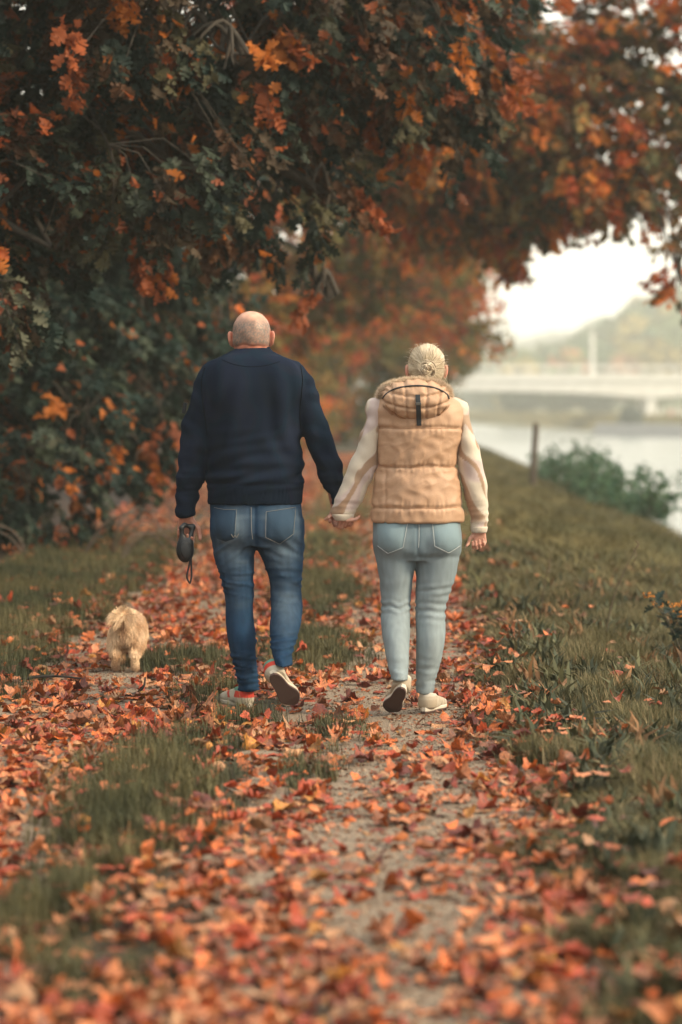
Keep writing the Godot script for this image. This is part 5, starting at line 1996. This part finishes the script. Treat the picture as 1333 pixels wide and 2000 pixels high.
	# loose wisps at the nape and beside the ears
	for i in 110:
		var e = [-1.0, 1.0, 0.0][i % 3]
		var p := hc + Vector3(e * rnd(0.06, 0.082), rnd(-0.05, 0.03), rnd(-0.02, 0.05)) if e != 0.0 else hc + Vector3(rnd(-0.05, 0.05), rnd(-0.075, -0.05), rnd(0.06, 0.085))
		var q := p + Vector3(e * rnd(0.0, 0.016), rnd(-0.05, -0.02), rnd(-0.01, 0.012))
		tube(sb, PackedVector3Array([p, p.lerp(q, 0.5) + Vector3(e * 0.006, 0, 0.004), q]), 0.0009, 0.0005, 3, Color(0.45, 0.35, 0.23).lerp(Color(0.72, 0.62, 0.47), rng.randf()))
	part("hair_locks", sb.commit(), hm, t).set_meta("kind", "stuff")
	# pale trainers
	var sand := Color(0.52, 0.46, 0.37)
	var trainer := func(p: Vector3, n: Vector3) -> Color:
		var c := sand * (1.0 + 0.08 * noise.get_noise_3d(p.x * 30, p.y * 30, p.z * 30))
		if p.y > 0.076 and p.z > -0.1:
			c = Color(0.66, 0.62, 0.55)
		elif p.y < 0.06 and p.z > -0.06:
			c = Color(0.46, 0.39, 0.3)
		elif absf(fposmod(p.z + 0.25 + p.y * 0.6, 0.03) - 0.015) < 0.003 and p.z < -0.11:
			c = Color(0.36, 0.31, 0.25)
		return c
	var brown := grain(flat(1, 1, 1, 0.8), ntex(0.2, lin(0.05, 0.026, 0.022), lin(0.085, 0.045, 0.04), 128), 14.0, 0.3)
	var rim := flat(0.62, 0.57, 0.49, 0.7)
	shoe(t, Transform3D(Basis(Vector3(0, 1, 0), -0.42), Vector3(0.3671 - bx, 0.006, 0.06)), 1.0, 0.25, 0.1, trainer, brown, rim)
	var bl := Basis(Vector3(0, 0, 1), -0.3) * Basis(Vector3(1, 0, 0), -0.66) * Basis(Vector3(0, 1, 0), 0.1)
	shoe(t, Transform3D(bl, Vector3(0.2688 - bx, 0.135, 0.215)), -1.0, 0.25, 0.1, trainer, brown, rim)


func hair_blade(st: SurfaceTool, p: Vector3, d0: Vector3, d1: Vector3, l: float, w: float, c: Color) -> void:
	var s := d0.cross(Vector3(0.2, 0.3, 1)).normalized() * w
	var m := p + d0 * l * 0.5
	var e := m + d1 * l * 0.5
	var n := d0.cross(s).normalized()
	for q in [p - s, p + s, m + s * 0.8, p - s, m + s * 0.8, m - s * 0.8, m - s * 0.8, m + s * 0.8, e]:
		st.set_color(c)
		st.set_normal(n)
		st.add_vertex(q)


# ---------------------------------------------------------------- the dog
func make_dog():
	rng.seed = 301
	var base := Vector3(-1.105, gh(-1.105, -12.4) + 0.012, -12.4)
	var t := thing("dog", "small shaggy cream and tan dog walking away with its tail curled up", "dog", base)
	t.scale = Vector3(0.93, 0.97, 0.95)
	var f := Form.new()
	f.add(Egg.new(Vector3(0, 0.185, -0.2), Vector3(0.078, 0.082, 0.2), 0.04))
	f.add(Egg.new(Vector3(0, 0.195, -0.33), Vector3(0.082, 0.095, 0.1), 0.04))
	f.add(Egg.new(Vector3(0.002, 0.195, -0.05), Vector3(0.082, 0.085, 0.09), 0.04))
	for s in [-1.0, 1.0]:
		f.add(Egg.new(Vector3(s * 0.055, 0.15, -0.04), Vector3(0.036, 0.07, 0.058), 0.03))
		var hock := Vector3(s * 0.056, 0.085, 0.025 + s * 0.02)
		f.add(Bone.new(Vector3(s * 0.055, 0.13, -0.05), hock, 0.035, 0.022, 0.02))
		f.add(Bone.new(hock, Vector3(s * 0.055, 0.02, 0.005 + s * 0.02), 0.022, 0.019, 0.015))
		f.add(Egg.new(Vector3(s * 0.055, 0.016, -0.01 + s * 0.02), Vector3(0.022, 0.016, 0.03), 0.01))
		f.add(Bone.new(Vector3(s * 0.05, 0.17, -0.36), Vector3(s * 0.05, 0.09, -0.37 - s * 0.03), 0.03, 0.02, 0.02))
		f.add(Bone.new(Vector3(s * 0.05, 0.09, -0.37 - s * 0.03), Vector3(s * 0.05, 0.02, -0.36 - s * 0.04), 0.02, 0.017, 0.015))
		f.add(Egg.new(Vector3(s * 0.05, 0.016, -0.37 - s * 0.04), Vector3(0.02, 0.016, 0.026), 0.01))
		f.add(Egg.new(Vector3(-0.03 + s * 0.05, 0.235, -0.515), Vector3(0.016, 0.04, 0.03), 0.01, Vector3(0.3, 0, s * 0.5)))
	f.add(Bone.new(Vector3(0, 0.22, -0.38), Vector3(-0.03, 0.23, -0.5), 0.06, 0.055, 0.03))
	f.add(Egg.new(Vector3(-0.03, 0.235, -0.53), Vector3(0.052, 0.05, 0.06), 0.02))
	f.add(Bone.new(Vector3(-0.03, 0.215, -0.57), Vector3(-0.03, 0.2, -0.62), 0.028, 0.02, 0.02))
	var tail := [Vector3(0, 0.255, 0.02), Vector3(0.002, 0.29, 0.045), Vector3(-0.01, 0.305, 0.065), Vector3(-0.035, 0.292, 0.075), Vector3(-0.055, 0.262, 0.08)]
	for i in 4:
		f.add(Bone.new(tail[i], tail[i + 1], 0.02 - 0.003 * i, 0.018 - 0.003 * i, 0.015))
	var g := net(f, 0.008)
	var coat := func(p: Vector3, n: Vector3) -> Color:
		var k := 0.5 + 0.8 * noise.get_noise_3d(p.x * 12.0, p.y * 9.0, p.z * 6.0)
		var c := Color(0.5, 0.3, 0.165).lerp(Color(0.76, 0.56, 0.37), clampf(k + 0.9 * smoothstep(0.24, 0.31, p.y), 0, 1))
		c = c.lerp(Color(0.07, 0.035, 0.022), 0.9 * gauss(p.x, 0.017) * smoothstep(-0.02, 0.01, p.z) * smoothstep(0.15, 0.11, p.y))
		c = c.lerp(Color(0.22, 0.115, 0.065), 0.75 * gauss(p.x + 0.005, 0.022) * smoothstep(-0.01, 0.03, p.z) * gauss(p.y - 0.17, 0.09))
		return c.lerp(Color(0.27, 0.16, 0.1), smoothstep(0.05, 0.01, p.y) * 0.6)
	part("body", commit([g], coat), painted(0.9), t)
	var nose := SphereMesh.new()
	nose.radius = 0.012
	nose.height = 0.02
	part("nose", nose, flat(0.01, 0.01, 0.01, 0.3), t, Transform3D(Basis(), Vector3(-0.03, 0.207, -0.64)))
	for s in [-1.0, 1.0]:
		var e := SphereMesh.new()
		e.radius = 0.007
		e.height = 0.014
		part("eye", e, flat(0.01, 0.006, 0.004, 0.1), t, Transform3D(Basis(), Vector3(-0.03 + s * 0.025, 0.247, -0.577)))
	var st := begin()
	var v: PackedVector3Array = g.v
	for i in 21000:
		var k := rng.randi() % v.size()
		var p: Vector3 = v[k]
		var n: Vector3 = g.n[k]
		if p.z < -0.42 and rng.randf() < 0.5:
			continue
		var up := smoothstep(0.235, 0.29, p.y) * smoothstep(-0.05, 0.0, p.z)
		var low := smoothstep(0.15, 0.06, p.y)
		var d0 := (n * 0.55 + Vector3(0, -0.75, 0.25) + ball() * 0.35).normalized()
		var d1 := (Vector3(n.x * 0.15, -1.0, 0.15) + ball() * 0.35).normalized()
		var l := rnd(0.02, 0.045) * (1.0 - 0.6 * low)
		if up > 0.4:
			d0 = (n * 0.8 + Vector3(-0.45 if p.x < 0.0 else 0.2, 0.15, 0.2) + ball() * 0.4).normalized()
			d1 = (Vector3(-0.75 if p.x < 0.0 else 0.35, -0.9, 0.1) + ball() * 0.35).normalized()
			l = rnd(0.04, 0.075)
		l = minf(l, maxf(0.012, p.y * 0.6))
		if n.y < -0.1 and p.y < 0.17:
			l *= 0.45
		hair_blade(st, p, d0, d1, l, rnd(0.0012, 0.0024), coat.call(p, n) * rnd(0.75, 1.3))
	part("fur", st.commit(), painted(0.75), t).set_meta("kind", "stuff")


# ---------------------------------------------------------------- small things of the place
func on_ground(u: float, d: float) -> Vector3:
	var x := px(u, d)
	return Vector3(x, gh(x, -d), -d)


func make_small_things():
	rng.seed = 401
	# mooring post on the bank
	var wood := grain(flat(1, 1, 1, 0.95), ntex(0.05, lin(0.055, 0.042, 0.034), lin(0.14, 0.11, 0.085), 128), 3.0, 1.0)
	var at := Vector3(3.27, gh(3.27, -41.0), -41.0)
	var post := thing("wooden_post", "weathered wooden post leaning a little on the grassy bank by the water", "post", at)
	var st := begin()
	tube(st, PackedVector3Array([Vector3(-0.03, -0.2, 0), Vector3(-0.02, 0.1, 0), Vector3(0.01, 0.7, 0), Vector3(0.035, 1.15, 0), Vector3(0.035, 1.18, 0)]), 0.062, 0.05, 10)
	part("shaft", st.commit(), wood, post)
	var cap := CylinderMesh.new()
	cap.top_radius = 0.03
	cap.bottom_radius = 0.052
	cap.height = 0.03
	cap.radial_segments = 10
	part("worn_top", cap, wood, post, Transform3D(Basis(), Vector3(0.035, 1.19, 0)))
	# brambles along the water's edge
	var spots := [[3.4, 48.0, 0.6, "bramble bush next to the wooden post, the farthest along the water's edge"], [3.45, 43.5, 0.75, "tall bramble bush with upright shoots between post and water"], [3.5, 39.0, 0.75, "dense dark green bramble bush in the middle of the waterside row"], [3.55, 35.3, 0.6, "bramble bush nearest the viewer at the open end of the waterside row"]]
	for q in spots:
		var b := thing("bramble_bush", q[3], "bush", on_ground(q[0], q[1]), "brambles along the water's edge")
		var ts := []
		var cs := PackedColorArray()
		st = begin()
		for i in 40:
			var e := Vector3(rnd(-0.55, 0.6), q[2] * rnd(0.35, 1.05), rnd(-1.9, 1.9))
			if i % 9 == 0:
				e.y = q[2] * rnd(1.1, 1.4)
			var s := Vector3(e.x * 0.4 + rnd(-0.15, 0.15), -0.25, e.z * 0.9 + rnd(-0.3, 0.3))
			var line := smooth_path(PackedVector3Array([s, s.lerp(e, 0.6) + Vector3(0, 0.15, 0), e]), 5)
			tube(st, line, 0.008, 0.003, 4)
			for k in 26:
				var f := rnd(0.2, 1.0) * (line.size() - 1.01)
				var p := line[int(f)] + ball() * 0.16
				var sz := rnd(0.06, 0.11)
				ts.append(Transform3D(Basis.from_euler(Vector3(rnd(-0.9, 0.9), rnd(0, TAU), rnd(-0.9, 0.9))).scaled(Vector3.ONE * sz), p))
				cs.append(Color(0.028, 0.085, 0.052).lerp(Color(0.085, 0.15, 0.07), rng.randf()) * rnd(0.7, 1.25))
		part("stems", st.commit(), flat(0.09, 0.06, 0.04), b).set_meta("kind", "stuff")
		many("leaves", maple_leaves[0], leaf_material(), ts, cs, b)
	# ragwort with orange heads in the grass on the right
	var who := ["leafy dark plant with orange flower heads at the edge of the grass", "smaller leafy plant with two orange heads, beside the taller one", "low dark leafy plant without flowers in the verge"]
	var pos := [[1.6, 13.2, 0.4], [1.75, 12.5, 0.24], [1.48, 12.0, 0.18]]
	for n in 3:
		var p := thing("wild_plant", who[n], "plant", on_ground(pos[n][0], pos[n][1]), "flowering plants in the verge")
		st = begin()
		for i in [7, 5, 4][n]:
			var tip := Vector3(rnd(-0.22, 0.2), pos[n][2] * rnd(0.7, 1.1), rnd(-0.15, 0.15))
			var line := smooth_path(PackedVector3Array([Vector3(rnd(-0.04, 0.04), -0.05, rnd(-0.04, 0.04)), tip * Vector3(0.35, 0.55, 0.35), tip]), 5)
			tube(st, line, 0.0045, 0.002, 5)
			for k in 9:
				var c := line[2 + rng.randi() % (line.size() - 3)]
				var lf := part("leaf", oak_leaves[rng.randi() % 5], leaf_colored(Color(0.03, 0.05, 0.032) * rnd(0.6, 1.5)), p)
				var b := Basis.from_euler(Vector3(rnd(-0.9, 0.6), rnd(0, TAU), rnd(-0.5, 0.5))).scaled(Vector3.ONE * rnd(0.045, 0.085))
				lf.transform = Transform3D(b, c + b.z * 0.5)
			if n < 2 and i < [5, 2][n]:
				var head := begin()
				for k in 16:
					var c := tip + Vector3(rnd(-0.035, 0.035), rnd(-0.012, 0.02), rnd(-0.035, 0.035))
					tube(head, PackedVector3Array([c, c + Vector3(0, 0.006, 0), c + Vector3(0, 0.01, 0)]), 0.0065, 0.003, 6)
				part("flower_head", head.commit(), flat(0.5, 0.19, 0.03), p)
		part("stems", st.commit(), flat(0.06, 0.055, 0.035), p).set_meta("kind", "stuff")
	# tall dry stalks
	var stalks := [[1.18, 13.4, Vector3(0.2, 0.62, 0.0), "tall thin dry stalk leaning over the grass beside the path"], [0.95, 15.2, Vector3(0.06, 0.42, 0.05), "short dark dry stalk standing farther back in the verge"], [1.75, 12.0, Vector3(-0.06, 0.38, 0.0), "stiff brown stalk standing close beside the orange-headed plant"]]
	for q in stalks:
		var s := thing("dry_stalk", q[3], "plant", on_ground(q[0], q[1]), "dry stalks in the verge")
		st = begin()
		var e: Vector3 = q[2]
		tube(st, smooth_path(PackedVector3Array([Vector3(0, -0.05, 0), e * Vector3(0.3, 0.5, 0.3), e]), 6), 0.0045, 0.0022, 5)
		part("stem", st.commit(), flat(0.1, 0.07, 0.045), s)
		st = begin()
		for k in 7:
			var c := e * Vector3(1, 1.0 - 0.04 * k, 1) - Vector3(e.x * 0.03 * k, 0, 0)
			tube(st, PackedVector3Array([c, c + Vector3(rnd(-0.02, 0.02), 0.018, rnd(-0.02, 0.02))]), 0.004, 0.002, 5)
		part("seed_head", st.commit(), flat(0.13, 0.085, 0.05), s)
	# fallen twigs
	var twigs := [[Vector3(-0.98, 0, -11.4), [Vector3(-0.03, 0.01, 0.05), Vector3(0.02, 0.02, 0.0), Vector3(0.05, 0.05, 0), Vector3(0.055, 0.09, -0.02)], "short curved black twig lying just behind the dog"], [Vector3(-1.4, 0, -11.9), [Vector3(-0.2, 0.03, 0), Vector3(0.0, 0.05, 0.02), Vector3(0.2, 0.03, 0.05)], "thin bare twig lying across the leaves beside the dog"]]
	for q in twigs:
		var p: Vector3 = q[0]
		p.y = gh(p.x, p.z)
		var s := thing("fallen_twig", q[2], "twig", p, "twigs lying on the path")
		st = begin()
		tube(st, smooth_path(PackedVector3Array(q[1]), 5), 0.008, 0.004, 6)
		part("stick", st.commit(), flat(0.022, 0.018, 0.016), s)
		st = begin()
		tube(st, PackedVector3Array([q[1][1], q[1][1] + Vector3(0.03, 0.04, 0.05)]), 0.005, 0.002, 5)
		part("side_shoot", st.commit(), flat(0.03, 0.022, 0.018), s)
	# bare arching suckers at the foot of the green oak
	var arcs := [[-2.55, 19.8, 0.5, 0.42, "bare arching shoot at the foot of the green oak, tallest of them"], [-2.2, 19.4, 0.35, 0.3, "thin bare shoot bending down towards the grass"], [-2.85, 19.3, -0.4, 0.34, "bare shoot leaning away from the path under the green oak"], [-2.35, 20.2, 0.3, 0.5, "forked bare shoot rising behind the other bare shoots"]]
	for q in arcs:
		var s := thing("bare_shoot", q[4], "branch", on_ground(q[0], q[1]), "bare shoots under the green oak")
		for k in 3:
			st = begin()
			var w: float = q[2] * (1.0 + 0.3 * k)
			var h: float = q[3] * rnd(0.7, 1.0)
			tube(st, smooth_path(PackedVector3Array([Vector3(0, -0.05, 0), Vector3(w * 0.3, h * 0.8, rnd(-0.1, 0.1)), Vector3(w * 0.75, h, rnd(-0.2, 0.2)), Vector3(w * 1.25, h * rnd(0.2, 0.6), rnd(-0.2, 0.2))]), 5), 0.009, 0.003, 5)
			part("shoot", st.commit(), flat(0.1, 0.075, 0.06), s)


# how much grass grows here, and how many leaves lie here: both 0..1
func grassy(u: float, d: float) -> float:
	if u > 0.36:
		return smoothstep(0.44, 0.66, u + 0.16 * noise.get_noise_2d(d * 1.1, 7.0) + 0.06 * noise.get_noise_2d(d * 5.0, u * 5.0))
	if u < -1.7:
		return smoothstep(-1.72, -2.0, u + 0.2 * noise.get_noise_2d(d * 1.2, 3.0)) * smoothstep(-4.6, -3.2, u) * (0.95 if d < 24.0 else 0.4)
	var g := 0.0
	for q in [[-0.86, 8.4, 0.24, 1.25, 1.0], [-0.9, 6.4, 0.16, 0.55, 0.8], [-1.1, 12.7, 0.24, 0.45, 0.9], [-0.42, 13.4, 0.26, 0.9, 0.95], [-0.3, 8.9, 0.13, 0.4, 0.55], [-0.5, 17.5, 0.3, 1.8, 0.9], [-0.55, 10.5, 0.25, 0.5, 0.4], [-0.85, 11.2, 0.15, 0.5, 0.5], [-0.2, 10.0, 0.12, 0.5, 0.4], [-0.6, 23.0, 0.3, 2.5, 0.9], [-0.6, 31.0, 0.35, 4.0, 0.9], [-0.65, 42.0, 0.4, 8.0, 0.9], [-0.7, 5.6, 0.2, 0.3, 0.3]]:
		g = maxf(g, q[4] * exp(-pow((u - q[0]) / q[2], 2) - pow((d - q[1]) / q[3], 2)))
	g = g * 1.25 - 0.12 + 0.35 * noise.get_noise_2d(u * 4.0, d * 3.0) * smoothstep(0.05, 0.3, g)
	return clampf(g, 0, 1)


func make_grass():
	rng.seed = 501
	var gm := painted(0.75)
	gm.backlight_enabled = true
	gm.backlight = Color(0.5, 0.5, 0.5)
	var short := tuft_mesh(16, 0.11, 0.07, 0.0042, 41)
	var tall := tuft_mesh(17, 0.13, 0.13, 0.0045, 42)
	var far := tuft_mesh(9, 0.24, 0.26, 0.012, 43)
	var at := [[], [], [], []]
	var col := [PackedColorArray(), PackedColorArray(), PackedColorArray(), PackedColorArray()]
	for i in 140000:
		var d := 5.0 + 21.0 * pow(rng.randf(), 1.25)
		var u := rnd(-2.9, -0.05) if i % 3 == 0 else rnd(0.3, 3.4)
		if u > 0.8 and px(u, d) > d * 0.155 + 2.2:
			continue
		if rng.randf() < smoothstep(18.0, 26.0, d):
			continue
		var g := grassy(u, d)
		if rng.randf() > g:
			continue
		var p := on_ground(u, d)
		if absf(p.x + 0.38) < 0.2 and absf(d - 10.8) < 0.3:
			continue
		var dry := 0.5 + 0.6 * noise.get_noise_2d(u * 1.4, d * 0.7) + rnd(-0.35, 0.35)
		var c := Color(0.032, 0.042, 0.015).lerp(Color(0.118, 0.102, 0.04), clampf(dry, 0, 1))
		var w := rnd(0.75, 1.3)
		var right := u > 0.3
		var h := 1.0
		if right:
			c = c.lerp(Color(0.13, 0.105, 0.036), 0.28 * smoothstep(9.0, 15.0, d) + 0.16)
			h = 0.35 + 0.4 * smoothstep(0.45, 1.1, u) + 0.75 * maxf(0.0, noise.get_noise_2d(u * 2.6, d * 1.3))
			if rng.randf() < 0.12:
				c = Color(0.3, 0.23, 0.12)
		else:
			h = 0.75 + 0.6 * g
		var k := 1 if right else 0
		at[k].append(Transform3D(Basis.from_euler(Vector3(rnd(-0.2, 0.2), rnd(0, TAU), rnd(-0.2, 0.2))) * Basis.from_scale(Vector3(1, h * rnd(0.75, 1.25), 1)), p))
		col[k].append(c * w)
	for i in 33000:
		var d := 17.0 + 73.0 * pow(rng.randf(), 1.5)
		if rng.randf() > smoothstep(16.5, 26.0, d):
			continue
		var u := rnd(-1.3, 0.0) if i % 5 == 0 else rnd(0.35, 3.9)
		if rng.randf() > grassy(u, d):
			continue
		var c := Color(0.085, 0.085, 0.028).lerp(Color(0.19, 0.15, 0.05), clampf(0.5 + 0.6 * noise.get_noise_2d(u * 0.8, d * 0.25) + rnd(-0.3, 0.3), 0, 1))
		var k := 2 if u > 0.2 else 3
		var h := (0.5 + 0.3 * smoothstep(0.5, 1.6, u) - 0.4 * smoothstep(2.8, 3.5, u)) if k == 2 else 0.4
		at[k].append(Transform3D(Basis.from_euler(Vector3(rnd(-0.2, 0.2), rnd(0, TAU), rnd(-0.2, 0.2))) * Basis.from_scale(Vector3(1.3, h * rnd(0.7, 1.3), 1.3)), on_ground(u, d)))
		col[k].append(c * rnd(0.8, 1.2))
	var weed := tuft_mesh(11, 0.11, 0.12, 0.022, 44)
	var wt := []
	var wc := PackedColorArray()
	for i in 4200:
		var d := 5.2 + 17.0 * pow(rng.randf(), 1.2)
		var u := rnd(0.5, 3.3)
		if px(u, d) > d * 0.155 + 2.0 or rng.randf() > grassy(u, d) * (0.5 + noise.get_noise_2d(u * 2.0, d)):
			continue
		var sz := rnd(0.5, 1.35)
		wt.append(Transform3D(Basis.from_euler(Vector3(rnd(-0.3, 0.3), rnd(0, TAU), rnd(-0.3, 0.3))).scaled(Vector3.ONE * sz), on_ground(u, d) + Vector3(0, 0.04, 0)))
		wc.append((Color(0.034, 0.044, 0.02) if rng.randf() < 0.6 else (Color(0.1, 0.1, 0.045) if rng.randf() < 0.6 else Color(0.2, 0.1, 0.04))) * rnd(0.7, 1.3))
	tag(many("weeds", weed, gm, wt, wc), "low broad-leaved weeds growing among the verge grass", "weeds")
	tag(many("grass", short, gm, at[0], col[0]), "short green grass growing in patches between and beside the wheel tracks", "grass")
	tag(many("grass", tall, gm, at[1], col[1]), "longer olive grass of the verge on the water side", "grass")
	tag(many("grass", far, gm, at[2], col[2]), "straw-coloured rough grass farther along the bank", "grass")
	tag(many("grass", far, gm, at[3], col[3]), "grass strip of the path in the distance", "grass")


func leafy(u: float, d: float) -> float:
	var g := grassy(u, d)
	var e := 0.0
	if u > 0.36:
		e = 0.95 * smoothstep(0.82, 0.4, u + 0.2 * noise.get_noise_2d(d * 1.3, 20.0)) + 0.045
		if d > 12.0:
			e *= 0.75
		return e * (1.0 - 0.8 * g) + 0.012
	if u < -1.7:
		return 0.5 * smoothstep(-2.3, -1.7, u) + 0.1 + (0.5 if u < -2.3 and d > 20.0 else 0.0)
	if u > -0.5:
		var mid := gauss(u - 0.0, 0.34)
		e = 0.86 - lerpf(0.66, 0.38, smoothstep(6.5, 15.0, d)) * mid + 0.4 * noise.get_noise_2d(u * 3.0, d * 1.4)
	elif u > -0.95:
		e = 0.86 + 0.3 * noise.get_noise_2d(u * 3.0, d * 1.2) - 0.35 * smoothstep(9.5, 7.0, d)
	else:
		e = 0.95 + 0.3 * noise.get_noise_2d(u * 3.0, d * 1.2) - 0.35 * smoothstep(9.5, 7.0, d)
	return clampf(e, 0.05, 1) * pow(1.0 - 0.94 * g, 1.5)


func make_fallen_leaves():
	rng.seed = 601
	var tex := leaf_texture()
	var kinds := [
		["rusty", Color(0.5, 0.08, 0.026), 5], ["orange", Color(0.7, 0.18, 0.035), 5], ["salmon", Color(0.74, 0.29, 0.13), 5], ["brown", Color(0.27, 0.105, 0.055), 3], ["tan", Color(0.55, 0.3, 0.16), 3], ["crimson", Color(0.22, 0.04, 0.025), 2], ["golden", Color(0.58, 0.26, 0.045), 1],
	]
	var bag := []
	for i in kinds.size():
		for n in kinds[i][2]:
			bag.append(i)
	var near := []
	var at := []
	var col := PackedColorArray()
	var which := []
	var feet := [Vector3(-0.43, 0, -10.85), Vector3(-0.27, 0, -10.6), Vector3(0.27, 0, -10.6), Vector3(0.37, 0, -10.75), Vector3(-1.06, 0, -12.3), Vector3(-1.15, 0, -12.3), Vector3(-1.1, 0, -12.05), Vector3(-1.1, 0, -12.6)]
	for i in 74000:
		var d := 4.7 + 62.0 * pow(rng.randf(), 2.1)
		var u := rnd(-3.2, 1.25) if i % 9 else rnd(0.5, 3.3)
		var keep := leafy(u, d)
		if rng.randf() > keep:
			continue
		var p := on_ground(u, d)
		var inside := absf(p.x) < d * 0.1415 + 0.1
		if not inside and rng.randf() < 0.6:
			continue
		if feet.any(func(q): return absf(q.x - p.x) < 0.11 and p.z > q.z - 0.15 and p.z < q.z + 0.2):
			continue
		var g := grassy(u, d)
		var s := rnd(0.034, 0.082) * (1.0 if i % 23 else 1.5)
		var k: int = bag[rng.randi() % bag.size()]
		var steep := 0.18 if rng.randf() < 0.87 else 0.8
		var b := Basis.from_euler(Vector3(rnd(-steep, steep), rnd(0, TAU), rnd(-steep, steep))).scaled(Vector3.ONE * s)
		if rng.randf() < 0.4:
			b = b * Basis.from_scale(Vector3(1, -1, 1))
		p.y += 0.012 + rnd(0.0, 0.022) + s * 0.16 * (steep - 0.3) + 0.05 * g * (1.0 if u < 0.3 else 1.6)
		var c: Color = kinds[k][1] * rnd(0.62, 1.3)
		at.append(Transform3D(b, p))
		col.append(c)
		which.append([k, u, g])
		if inside and d > 5.1:
			near.append([s / d, at.size() - 1])
	# crumbs of broken leaves between the whole ones
	var bits := []
	var bit_col := PackedColorArray()
	for i in 26000:
		var d := 4.7 + 16.0 * pow(rng.randf(), 1.5)
		var u := rnd(-1.95, 0.75)
		if rng.randf() < 0.9 * grassy(u, d):
			continue
		var p := on_ground(u, d)
		p.y += 0.009
		var sz := rnd(0.007, 0.026)
		bits.append(Transform3D(Basis.from_euler(Vector3(rnd(-0.5, 0.5), rnd(0, TAU), rnd(-0.5, 0.5))) * Basis.from_scale(Vector3(sz * rnd(0.5, 1.4), sz, sz)), p))
		var q: Color = kinds[bag[rng.randi() % bag.size()]][1]
		bit_col.append(q.lerp(Color(0.12, 0.07, 0.045), rnd(0.2, 1.0)) * rnd(0.6, 1.2))
	tag(many("leaf_crumbs", oak_leaves[1], leaf_material(), bits, bit_col), "small brown crumbs of broken leaves scattered over the tracks", "leaf crumbs")
	# individual leaves that show largest
	near.sort_custom(func(a, b): return a[0] > b[0])
	var alone := {}
	for q in near.slice(0, 300):
		var i: int = q[1]
		alone[i] = true
		var w: Array = which[i]
		var key := "dry_%d_%d" % [w[0], i % 3]
		if not mats.has(key):
			var m := flat(1, 1, 1, 0.55)
			m.albedo_texture = tex
			m.albedo_color = (kinds[w[0]][1] * [0.8, 1.0, 1.2][i % 3]).linear_to_srgb()
			m.backlight_enabled = true
			m.backlight = Color(0.3, 0.3, 0.3)
			mats[key] = m
		var o := part("fallen_leaf", dry_leaves[i % dry_leaves.size()], mats[key])
		o.transform = at[i]
		var spot := "on the river-side gravel"
		if w[2] > 0.4:
			spot = "in middle grass" if w[1] < 0.3 else "in the verge grass"
		elif w[1] > 0.36:
			spot = "in the verge drift"
		elif w[1] < -0.95:
			spot = "on the tree-side track"
		elif w[1] < -0.45:
			spot = "on the middle strip"
		var sx: float = 666.5 + 4722.0 * at[i].origin.x / -at[i].origin.z
		var row: float = -at[i].origin.z
		var col_at: String = ["at the left edge", "below the dog", "below the man", "between the walkers", "below the woman", "right of the woman", "at the right edge"][[0, 150, 330, 600, 720, 880, 1120].rfind([0, 150, 330, 600, 720, 880, 1120].filter(func(k): return k <= maxf(sx, 0)).back())]
		var row_at: String = "nearest" if row < 5.75 else ("second nearest" if row < 6.4 else "farther")
		var size := "large" if at[i].basis.x.length() > 0.075 else "small"
		tag(o, "%s %s %s leaf %s, %s row %s" % [size, kinds[w[0]][0], "lobed" if (i % dry_leaves.size()) % 3 == 2 else ("upturned" if at[i].basis.determinant() < 0.0 else ("tilted" if absf(at[i].basis.y.normalized().y) < 0.9 else "flat")), spot, row_at, col_at], "leaf", "fallen leaves on the near path")
	var lm := painted(0.55)
	lm.albedo_texture = tex
	lm.backlight_enabled = true
	lm.backlight = Color(0.3, 0.3, 0.3)
	# the rest, one mass
	var holder := Node3D.new()
	holder.name = name_of("fallen_leaves")
	add_child(holder)
	tag(holder, "red, orange and brown fallen leaves covering path and verge", "leaves", "", "stuff")
	for k in dry_leaves.size():
		var ga := []
		var gc := PackedColorArray()
		for i in range(k, at.size(), dry_leaves.size()):
			if not alone.has(i):
				ga.append(at[i])
				gc.append(col[i])
		many("leaf_litter" if k == 0 else "leaf_litter_%03d" % k, dry_leaves[k], lm, ga, gc, holder)


# midrib, side veins and blotches; the leaf's own colour multiplies it
func leaf_texture() -> ImageTexture:
	var im := Image.create(128, 128, false, Image.FORMAT_RGB8)
	for y in 128:
		for x in 128:
			var a := absf(x - 64.0) / 64.0
			var b := y / 128.0
			var vein := gauss(a, 0.025) + 0.7 * gauss(fposmod(b * 7.0 - a * 3.0, 1.0) - 0.5, 0.09) * (1.0 - a)
			var k := 0.82 + 0.2 * rough.get_noise_2d(x * 0.05, y * 0.05) + 0.14 * rough.get_noise_2d(x * 0.2, y * 0.2)
			var spot := smoothstep(0.35, 0.5, noise.get_noise_2d(x * 0.06, y * 0.06))
			var c := Color(k, k * 0.97, k * 0.92).lerp(Color(1, 0.92, 0.78), clampf(vein, 0, 1) * 0.35).lerp(Color(0.4, 0.3, 0.3), spot * 0.45)
			im.set_pixel(x, y, c)
	return ImageTexture.create_from_image(im)
